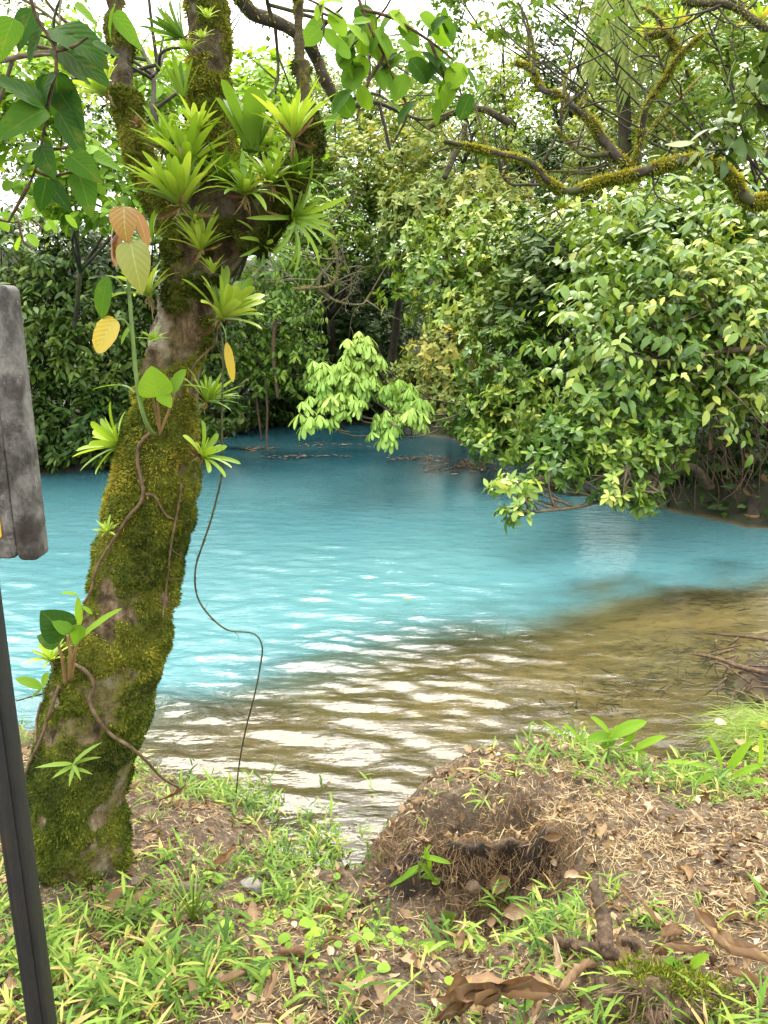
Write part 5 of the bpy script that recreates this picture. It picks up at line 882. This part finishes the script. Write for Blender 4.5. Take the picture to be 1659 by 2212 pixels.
# ---------------------------------------------------------------- mossy stump with broken branches
def gz(x, y, up): q = pos(x, y); return q + (0, 0, up)
st = thing('mossy_stump', 'low mossy stump with dark broken branch stubs at the bottom right', 'stump', pos(1400, 2180))
c = pos(1430, 2175); th = np.linspace(0, math.pi / 2 * 1.1, 40)[:, None]; pp = np.linspace(0, 2 * math.pi, 73)[None, :-1]
d = np.stack([np.sin(th) * np.cos(pp), np.sin(th) * np.sin(pp), np.cos(th) + 0 * pp], -1); V = d * np.array((.17, .13, .11)) * (1 + .7 * (fbm(d * 2.2 + 4, 4, 15) - .5) + .22 * (fbm(d * 9, 3, 16) - .5))[..., None] + c - (0, 0, .03)
i = np.arange(39)[:, None] * 72; j = np.arange(72)[None]; j2 = (j + 1) % 72; mb = MB(); mt = sst(.42, .6, fbm(V * 9, 3, 17) + .12 * d[..., 0]); mb.add(V.reshape(-1, 3), np.stack([i + j, i + j2, i + 72 + j2, i + 72 + j], -1).reshape(-1, 4), mt.ravel()); mb.build('root_ball', M['wood'], st)
q = rng.choice(V.shape[0] * V.shape[1], 5000, p=(mt.ravel() + .05) / (mt.ravel() + .05).sum()); Vq = V.reshape(-1, 3)[q] + rng.normal(0, .004, (5000, 3)); dq = d.reshape(-1, 3)[q]; L = rng.uniform(.006, .02, 5000)
mb = MB(); inst(mb, T_DIA, Vq, dq + rng.normal(0, .6, (5000, 3)), rng.normal(0, 1, (5000, 3)) + ZUP, L, L * .3, .3, .1, np.clip(rng.normal(.5, .2, 5000), 0, 1)); o = mb.build('moss', M['moss'], st); o['kind'] = 'stuff'
J = gz(1315, 2110, .07)
for nm_, pts, r in (('branch_stub', [J, J + (-.01, .0, .03), gz(1290, 2040, .125), gz(1275, 2010, .155)], (.024, .02, .018, .014)), ('branch_stub', [J + (0, 0, .01), gz(1255, 2085, .06), gz(1180, 2060, .055)], (.019, .017, .012)), ('branch_stub', [gz(1330, 2062, .05), gz(1365, 2072, .05), gz(1395, 2090, .03)], (.014, .017, .015))):
    mb = MB(); tube(mb, pts, np.array(r) * .95, 90, 22, .5, .8, 45, 7); mb.build(nm_, M['wood'], st)
rt = MB()
for q in range(70):
    a = rng.uniform(0, 6.28); e = c + (math.cos(a) * rng.uniform(.1, .22), -abs(math.sin(a)) * rng.uniform(.05, .17), rng.uniform(-.02, .05)); s_ = c + (math.cos(a) * .1, -abs(math.sin(a)) * .06, rng.uniform(.03, .09)); tube(rt, [s_, (s_ + e) / 2 + rng.normal(0, .02, 3) + (0, 0, .02), e], [.002, .0015, .0008], 6, 4, .3)
rt.build('rootlets', M['vine'], st)

# ---------------------------------------------------------------- separate plants on the bank
def clumpplant(name, label, x, y, n, L, W, seed, mat='grass', t0=.5, a1=1.2, curl=1.2, tm=T_THIN, ax=(0, 1, 0), up=0.):
    r = np.random.default_rng(seed); p = pos(x, y) + (0, 0, up); mb = MB(); rosette(mb, p, axis2d(*ax), n, L, W, r, .1, a1, curl, tm, t0, .15, .2); return tag(mb.build(name, M[mat], None, origin=p), label, 'plant')
clumpplant('sedge', 'dark green sedge with long arching blades left of centre on the bank', 418, 1990, 26, .26, .008, 901, 'deep', .7, 1.15, 1.1)
def leafplant(label, x, y, leaves, seed, name='leafy_plant'):
    p = pos(x, y); dd = p[1]; root = thing(name, label, 'plant', p); mb = MB(); lb = MB()
    for (x0, y0, x1, y1, w, t) in leaves:
        a = P(x0, y0, dd); b = P(x1, y1, dd - .03); tube(mb, [p, (p + a) / 2 + (0, 0, .01), a], [.0025, .002, .0015], 6, 5); inst(lb, T_OVAL, a, b - a + UP * .02, UP * .8 - FWD * .5, np.linalg.norm(b - a), SZ(a, w), .4, .15, t, .01)
    mb.build('stems', M['stem'], root); lb.build('leaves', M['big'], root); return root
leafplant('broad-leaved plant at the water edge on top of the mound', 1310, 1640, [(1320, 1592, 1396, 1556, 34, .76), (1325, 1590, 1270, 1600, 30, .72), (1318, 1585, 1282, 1548, 22, .8), (1370, 1620, 1438, 1588, 20, .82), (1345, 1618, 1370, 1588, 18, .78), (1330, 1600, 1300, 1622, 16, .7), (1260, 1610, 1225, 1560, 14, .84), (1240, 1612, 1180, 1552, 8, .88), (1300, 1610, 1330, 1572, 14, .8), (1350, 1625, 1400, 1630, 14, .8)], 911)
leafplant('long-bladed leafy plant at the right end of the bank by the tussock', 1560, 1700, [(1540, 1660, 1440, 1640, 12, .85), (1560, 1665, 1545, 1590, 22, .82), (1570, 1670, 1620, 1600, 20, .84), (1580, 1680, 1650, 1650, 18, .8), (1600, 1690, 1659, 1690, 18, .82), (1590, 1690, 1640, 1730, 16, .8), (1545, 1670, 1500, 1700, 14, .8), (1640, 1660, 1655, 1590, 12, .9)], 912)
leafplant('light green leafy plant standing inside the mound hollow', 905, 1900, [(905, 1870, 870, 1905, 14, .7), (905, 1860, 950, 1920, 14, .7), (910, 1850, 975, 1870, 14, .76), (905, 1880, 840, 1920, 12, .7), (915, 1850, 925, 1830, 10, .8), (910, 1895, 975, 1905, 12, .74), (930, 1885, 925, 1840, 12, .76)], 913)
leafplant('broad green leaves sprouting at the lower right beside the rolled leaf', 1500, 2120, [(1490, 2100, 1440, 2080, 22, .66), (1490, 2090, 1530, 2070, 24, .8), (1560, 2150, 1520, 2140, 26, .7), (1560, 2150, 1640, 2170, 30, .72), (1540, 2180, 1620, 2212, 28, .7), (1500, 2110, 1480, 2150, 20, .74)], 914)
leafplant('upright pale blade cluster beside the sign post near the ground', 130, 2010, [(110, 1990, 142, 1964, 26, .8), (112, 1995, 88, 2010, 14, .75), (120, 2000, 150, 2010, 14, .7)], 915)
# needle-grass tussock overhanging the water at right
tp = np.array(G(1690, 1590, .10)); root = thing('tussock', 'needle-leaved green tussock with fallen leaves on it at the right edge', 'plant', (tp[0], tp[1], 0)); r = np.random.default_rng(921); mb = MB(); n = 1500
o = tp + r.normal(0, 1, (n, 3)) * (.13, .10, .035); az = r.normal(math.pi * 1.02, .75, n); inst(mb, T_THIN, o, np.stack([np.cos(az), np.sin(az) * .8, r.uniform(-.1, .75, n)], -1), ZUP + r.normal(0, .2, (n, 3)), r.uniform(.12, .32, n), .0035, r.uniform(.5, 1.5, n), .1, np.clip(r.normal(.66, .16, n), 0, 1)); mb.build('blades', M['grass'], root)
mb = MB(); th = np.linspace(0, math.pi, 20)[:, None]; pp = np.linspace(0, 2 * math.pi, 31)[None, :-1]; d = np.stack([np.sin(th) * np.cos(pp), np.sin(th) * np.sin(pp), np.cos(th) + 0 * pp], -1); V = d * np.array((.22, .17, .13)) * (1 + .6 * (fbm(d * 3, 3, 6) - .5))[..., None] + tp - (0, 0, .08); i = np.arange(19)[:, None] * 30; j = np.arange(30)[None]; j2 = (j + 1) % 30
mb.add(V.reshape(-1, 3), np.stack([i + j, i + j2, i + 30 + j2, i + 30 + j], -1).reshape(-1, 4)); mb.build('root_mass', M['darkbranch'], root)
for lab, x, y, px, a, t, mt in (('pink-tan leaf lying on the tussock, left one', 1545, 1562, 34, 20, .85, 'dry'), ('rust leaf lying on the lower tussock', 1600, 1610, 40, 70, .5, 'dry'), ('orange-yellow leaf on the top right of the tussock', 1645, 1570, 36, 30, .3, 'yellow'), ('bright yellow leaf low on the right of the tussock', 1650, 1625, 30, 120, .9, 'yellow')):
    p = np.array(G(x, y, .16)); mb = MB(); aa = R(a); L = SZ(p, px); inst(mb, T_OVAL, p, (math.cos(aa), math.sin(aa), .1), (-.2, -.5, 1), L, L * .6, .6, .2, t, .05); tag(mb.build('fallen_leaf', M[mt], None, origin=p), lab, 'fallen leaf', 'leaves on the tussock')
# rooty bank and snags at the right
def snag(name, label, pts, r, seed, mat='wood', cat='branch', grp=None):
    mb = MB(); C = tube(mb, pts, r, 30, 8, .5, .3, 20, seed); return tag(mb.build(name, M[mat], None, origin=C[0]), label, cat, grp)
snag('sunken_branch', 'thin dark branch sticking out of the shallows at the right edge', [G(1660, 1455, .12), G(1600, 1440, .10), G(1540, 1420, .06), G(1490, 1412, .01)], (.02, .016, .012, .006), 931)
snag('sunken_branch', 'second stick lying in the shallows further out at the right edge', [G(1680, 1385, .06), G(1620, 1376, .03), G(1570, 1372, .01), G(1520, 1368, -.03)], (.014, .012, .009, .005), 932)
rb = thing('root_clump', 'dark tangled root clump at the right edge of the shallows', 'roots', (*G(1650, 1480, 0)[:2], 0)); r = np.random.default_rng(933); mb = MB(); cc = np.array(G(1665, 1480, .08))
for q in range(60):
    s_ = cc + r.normal(0, 1, 3) * (.12, .30, .03) + (.05, 0, -.05); e = s_ + np.array((-r.uniform(.05, .34), r.normal(0, .2), -r.uniform(.02, .2))); tube(mb, [s_, (s_ + e) / 2 + r.normal(0, .05, 3), e], [.008, .005, .002], 9, 5, .5, .3, 30)
mb.build('roots', M['wood'], rb); mb = MB(); d = np.stack([np.sin(th) * np.cos(pp), np.sin(th) * np.sin(pp), np.cos(th) + 0 * pp], -1); V = d * np.array((.35, .5, .12)) * (1 + 1.2 * (fbm(d * 3, 4, 8) - .5))[..., None] + cc + (.2, .0, -.13); mb.add(V.reshape(-1, 3), np.stack([i + j, i + j2, i + 30 + j2, i + 30 + j], -1).reshape(-1, 4), 1.); mb.build('soil', M['soil'], rb)
bs = thing('stump', 'yellow-brown cut stump at the waterline under the right bank', 'stump', (*G(1622, 1125, 0)[:2], 0)); a = np.array(G(1622, 1128, 0)); mb = MB(); tube(mb, [a - (0, 0, .15), a + (0, 0, .12), a + (.02, 0, .3)], [.09, .08, .06], 16, 14, .5, .4, 8); mb.build('trunk', M['darkbranch'], bs); mb = MB(); tube(mb, [a - (0, 0, .02), a + (0, 0, .1)], [.104, .1], 6, 14, .5, .2, 8); mb.build('collar', plain('rotten_wood', (.12, .06, .018)), bs)
r = np.random.default_rng(961); q = []
for (x, y, sx, sy, n) in ((1010, 1345, 40, 8, 160), (1120, 1350, 30, 8, 90), (1480, 1460, 90, 26, 700), (1400, 1400, 40, 10, 150), (1560, 1300, 60, 14, 250), (1350, 1490, 60, 20, 260), (1250, 1540, 70, 16, 200), (1560, 1400, 50, 18, 300)):
    for w in range(n): q.append(G(x + r.normal(0, sx), y + r.normal(0, sy), -.15))
q = np.array(q); q[:, 2] = zG(q[:, 0], q[:, 1]) - .005; n = len(q); mb = MB(); inst(mb, T_THIN, q, np.stack([r.normal(-.6, .7, n), r.normal(0, .35, n), r.uniform(-.02, .1, n)], -1), ZUP + r.normal(0, .4, (n, 3)), r.uniform(.04, .16, n), r.uniform(.008, .02, n), r.uniform(.1, .6, n), .1, r.uniform(0, .35, n))
tag(mb.build('water_weed', M['wood']), 'dark sunken weed lying on the sandy bed of the shallows', 'water weed', kind='stuff')
# dangling stems in the dark under the right bank
hs = thing('root_tangle', 'tangle of thin pale stems and dead leaves in the shade under the right bank', 'roots', P(1500, 980, 8.3)); r = np.random.default_rng(941); mb = MB()
for q in range(46):
    x = r.uniform(1400, 1680); y = r.uniform(860, 980); a = P(x, y, r.uniform(8.0, 8.8)); b = P(x + r.normal(0, 40), r.uniform(1020, 1110), r.uniform(7.9, 8.5)); b[2] = max(b[2], .02); tube(mb, [a, (a + b) / 2 + r.normal(0, .1, 3), b], [.008, .006, .004], 14, 5)
mb.build('stems', M['wood'], hs); mb = MB(); n = 9; o = np.array([P(r.uniform(1280, 1659), r.uniform(900, 1090), r.uniform(8, 8.6)) for q in range(n)]); o[:, 2] = np.maximum(o[:, 2], .1); inst(mb, T_OVAL, o, r.normal(0, .4, (n, 3)) - ZUP, r.normal(0, 1, (n, 3)) - FWD, r.uniform(.12, .3, n), r.uniform(.03, .07, n), .5, .3, r.uniform(.0, .5, n)); mb.build('dead_leaves', M['dry'], hs)
# drift of leaves floating on the far water, and one orange leaf
r = np.random.default_rng(951); mb = MB(); pts = []
for (x0, x1, y, s, n) in ((840, 960, 988, 3, 60), (915, 1060, 1006, 8, 140), (975, 1090, 998, 4, 40), (560, 760, 985, 2, 45), (640, 800, 960, 3, 30), (520, 600, 968, 2, 25)):
    for q in range(n): pts.append(G(r.uniform(x0, x1), y + r.normal(0, s), .022))
pts = np.array(pts); n = len(pts); a = r.uniform(0, 6.28, n); inst(mb, T_LEAF, pts, np.stack([np.cos(a), np.sin(a), np.zeros(n)], -1), ZUP + r.normal(0, .12, (n, 3)), r.uniform(.04, .14, n), r.uniform(.02, .06, n), .2, .1, np.clip(r.normal(.3, .25, n), 0, 1)); tag(mb.build('floating_leaves', M['dry']), 'drift of brown fallen leaves floating on the far water', 'floating leaves', kind='stuff')
p = np.array(G(870, 1292, .045)); mb = MB(); inst(mb, T_OVAL, p, (1, .1, .02), ZUP, .075, .035, .3, .1, .45, .03); tag(mb.build('floating_leaf', M['bronze'], None, origin=p), 'single orange leaf floating in the middle of the turquoise water', 'leaf')

# ---------------------------------------------------------------- the sign at the left edge
k = NT('weathered_panel'); ob = k.obj(); n1 = k.noise(ob, 14., 6., .7); n2 = k.noise(ob, 60., 4.); n3 = k.noise(k.mapv(ob, (1.4, 1, .8)), 20., 6., .72)
c_ = k.ramp(n3, [(.35, (.02, .019, .017)), (.5, (.085, .082, .075)), (.68, (.17, .165, .15))]); c_ = k.mix(k.mr(n1, .48, .62, 0., .85), c_, (.016, .012, .009)); c_ = k.mix(k.mr(n2, .66, .72, 0., .7), c_, (.2, .19, .17)); c_ = k.mix(k.mr(k.noise(ob, 8., 4.), .6, .68, 0., .6), c_, (.06, .04, .012))
M['panel'] = k.out(k.pbr(c_, .6, .4, k.bump(n1, .004)))
k = NT('old_dark_steel'); ob = k.obj(); n1 = k.noise(k.mapv(ob, (1, 1, .3)), 26., 6., .7); c_ = k.ramp(n1, [(.3, (.004, .006, .007)), (.55, (.010, .012, .012)), (.75, (.022, .015, .009))]); c_ = k.mix(k.mr(k.noise(ob, 70., 5.), .68, .76, 0., .5), c_, (.10, .08, .06)); M['steel'] = k.out(k.pbr(c_, .5, .5, k.bump(n1, .003)))
Yd = 1.12; xr = -.4635 * Yd; zt = CAM[2] + .036 * Yd; zb = CAM[2] - .318 * Yd
sg = thing('sign', 'weathered grey sign panel on a dark post, cut off by the left edge', 'sign', (-.527 * Yd - .03, Yd + .03, float(zg(-.62, Yd + .03)[0])))
def slab(mb, x0, x1, y0, y1, z0, z1, bev=.008, tint=.5):
    """A box with rounded vertical-plane corners and softened edges."""
    def ring(o, y):
        pts = []
        for (cx, cz, a0) in ((x1 - bev * 1.6, z1 - bev * 1.6, 0), (x0 + bev * 1.6, z1 - bev * 1.6, 90), (x0 + bev * 1.6, z0 + bev * 1.6, 180), (x1 - bev * 1.6, z0 + bev * 1.6, 270)):
            for t in range(6): a = R(a0 + t * 18); pts.append((cx + math.cos(a) * (bev * 1.6 - o), y, cz + math.sin(a) * (bev * 1.6 - o)))
        return pts
    rs = [ring(bev * .5, y0), ring(bev * .12, y0 + bev * .12), ring(0, y0 + bev * .5), ring(0, y1 - bev * .5), ring(bev * .12, y1 - bev * .12), ring(bev * .5, y1)]
    V = np.array(rs).reshape(-1, 3); m = 24; F = [np.array([(a * m + b, a * m + (b + 1) % m, (a + 1) * m + (b + 1) % m, (a + 1) * m + b) for a in range(5) for b in range(m)])]
    mb.add(V, F + [np.array([list(range(m))[::-1]]), np.array([[5 * m + b for b in range(m)]])], tint)
mb = MB(); slab(mb, xr - .55, xr - .034, Yd - .012, Yd + .014, zb, zt); slab(mb, xr - .033, xr, Yd - .016, Yd + .02, zb - .001, zt + .002, .006); mb.build('panel', M['panel'], sg)
mb = MB(); slab(mb, xr - .40, xr - .053, Yd - .0155, Yd - .0125, CAM[2] - .288 * Yd, CAM[2] - .252 * Yd, .003); mb.build('painted_stripe', plain('yellow_paint', (.62, .40, .03), .5), sg)
mb = MB(); x1 = -.5278 * (Yd + .05); slab(mb, x1 - .04, x1, Yd + .016, Yd + .05, .1, zt - .02, .005); slab(mb, x1 - .030, x1 - .010, Yd + .012, Yd + .017, .1, zb - .02, .003); mb.build('post', M['steel'], sg)
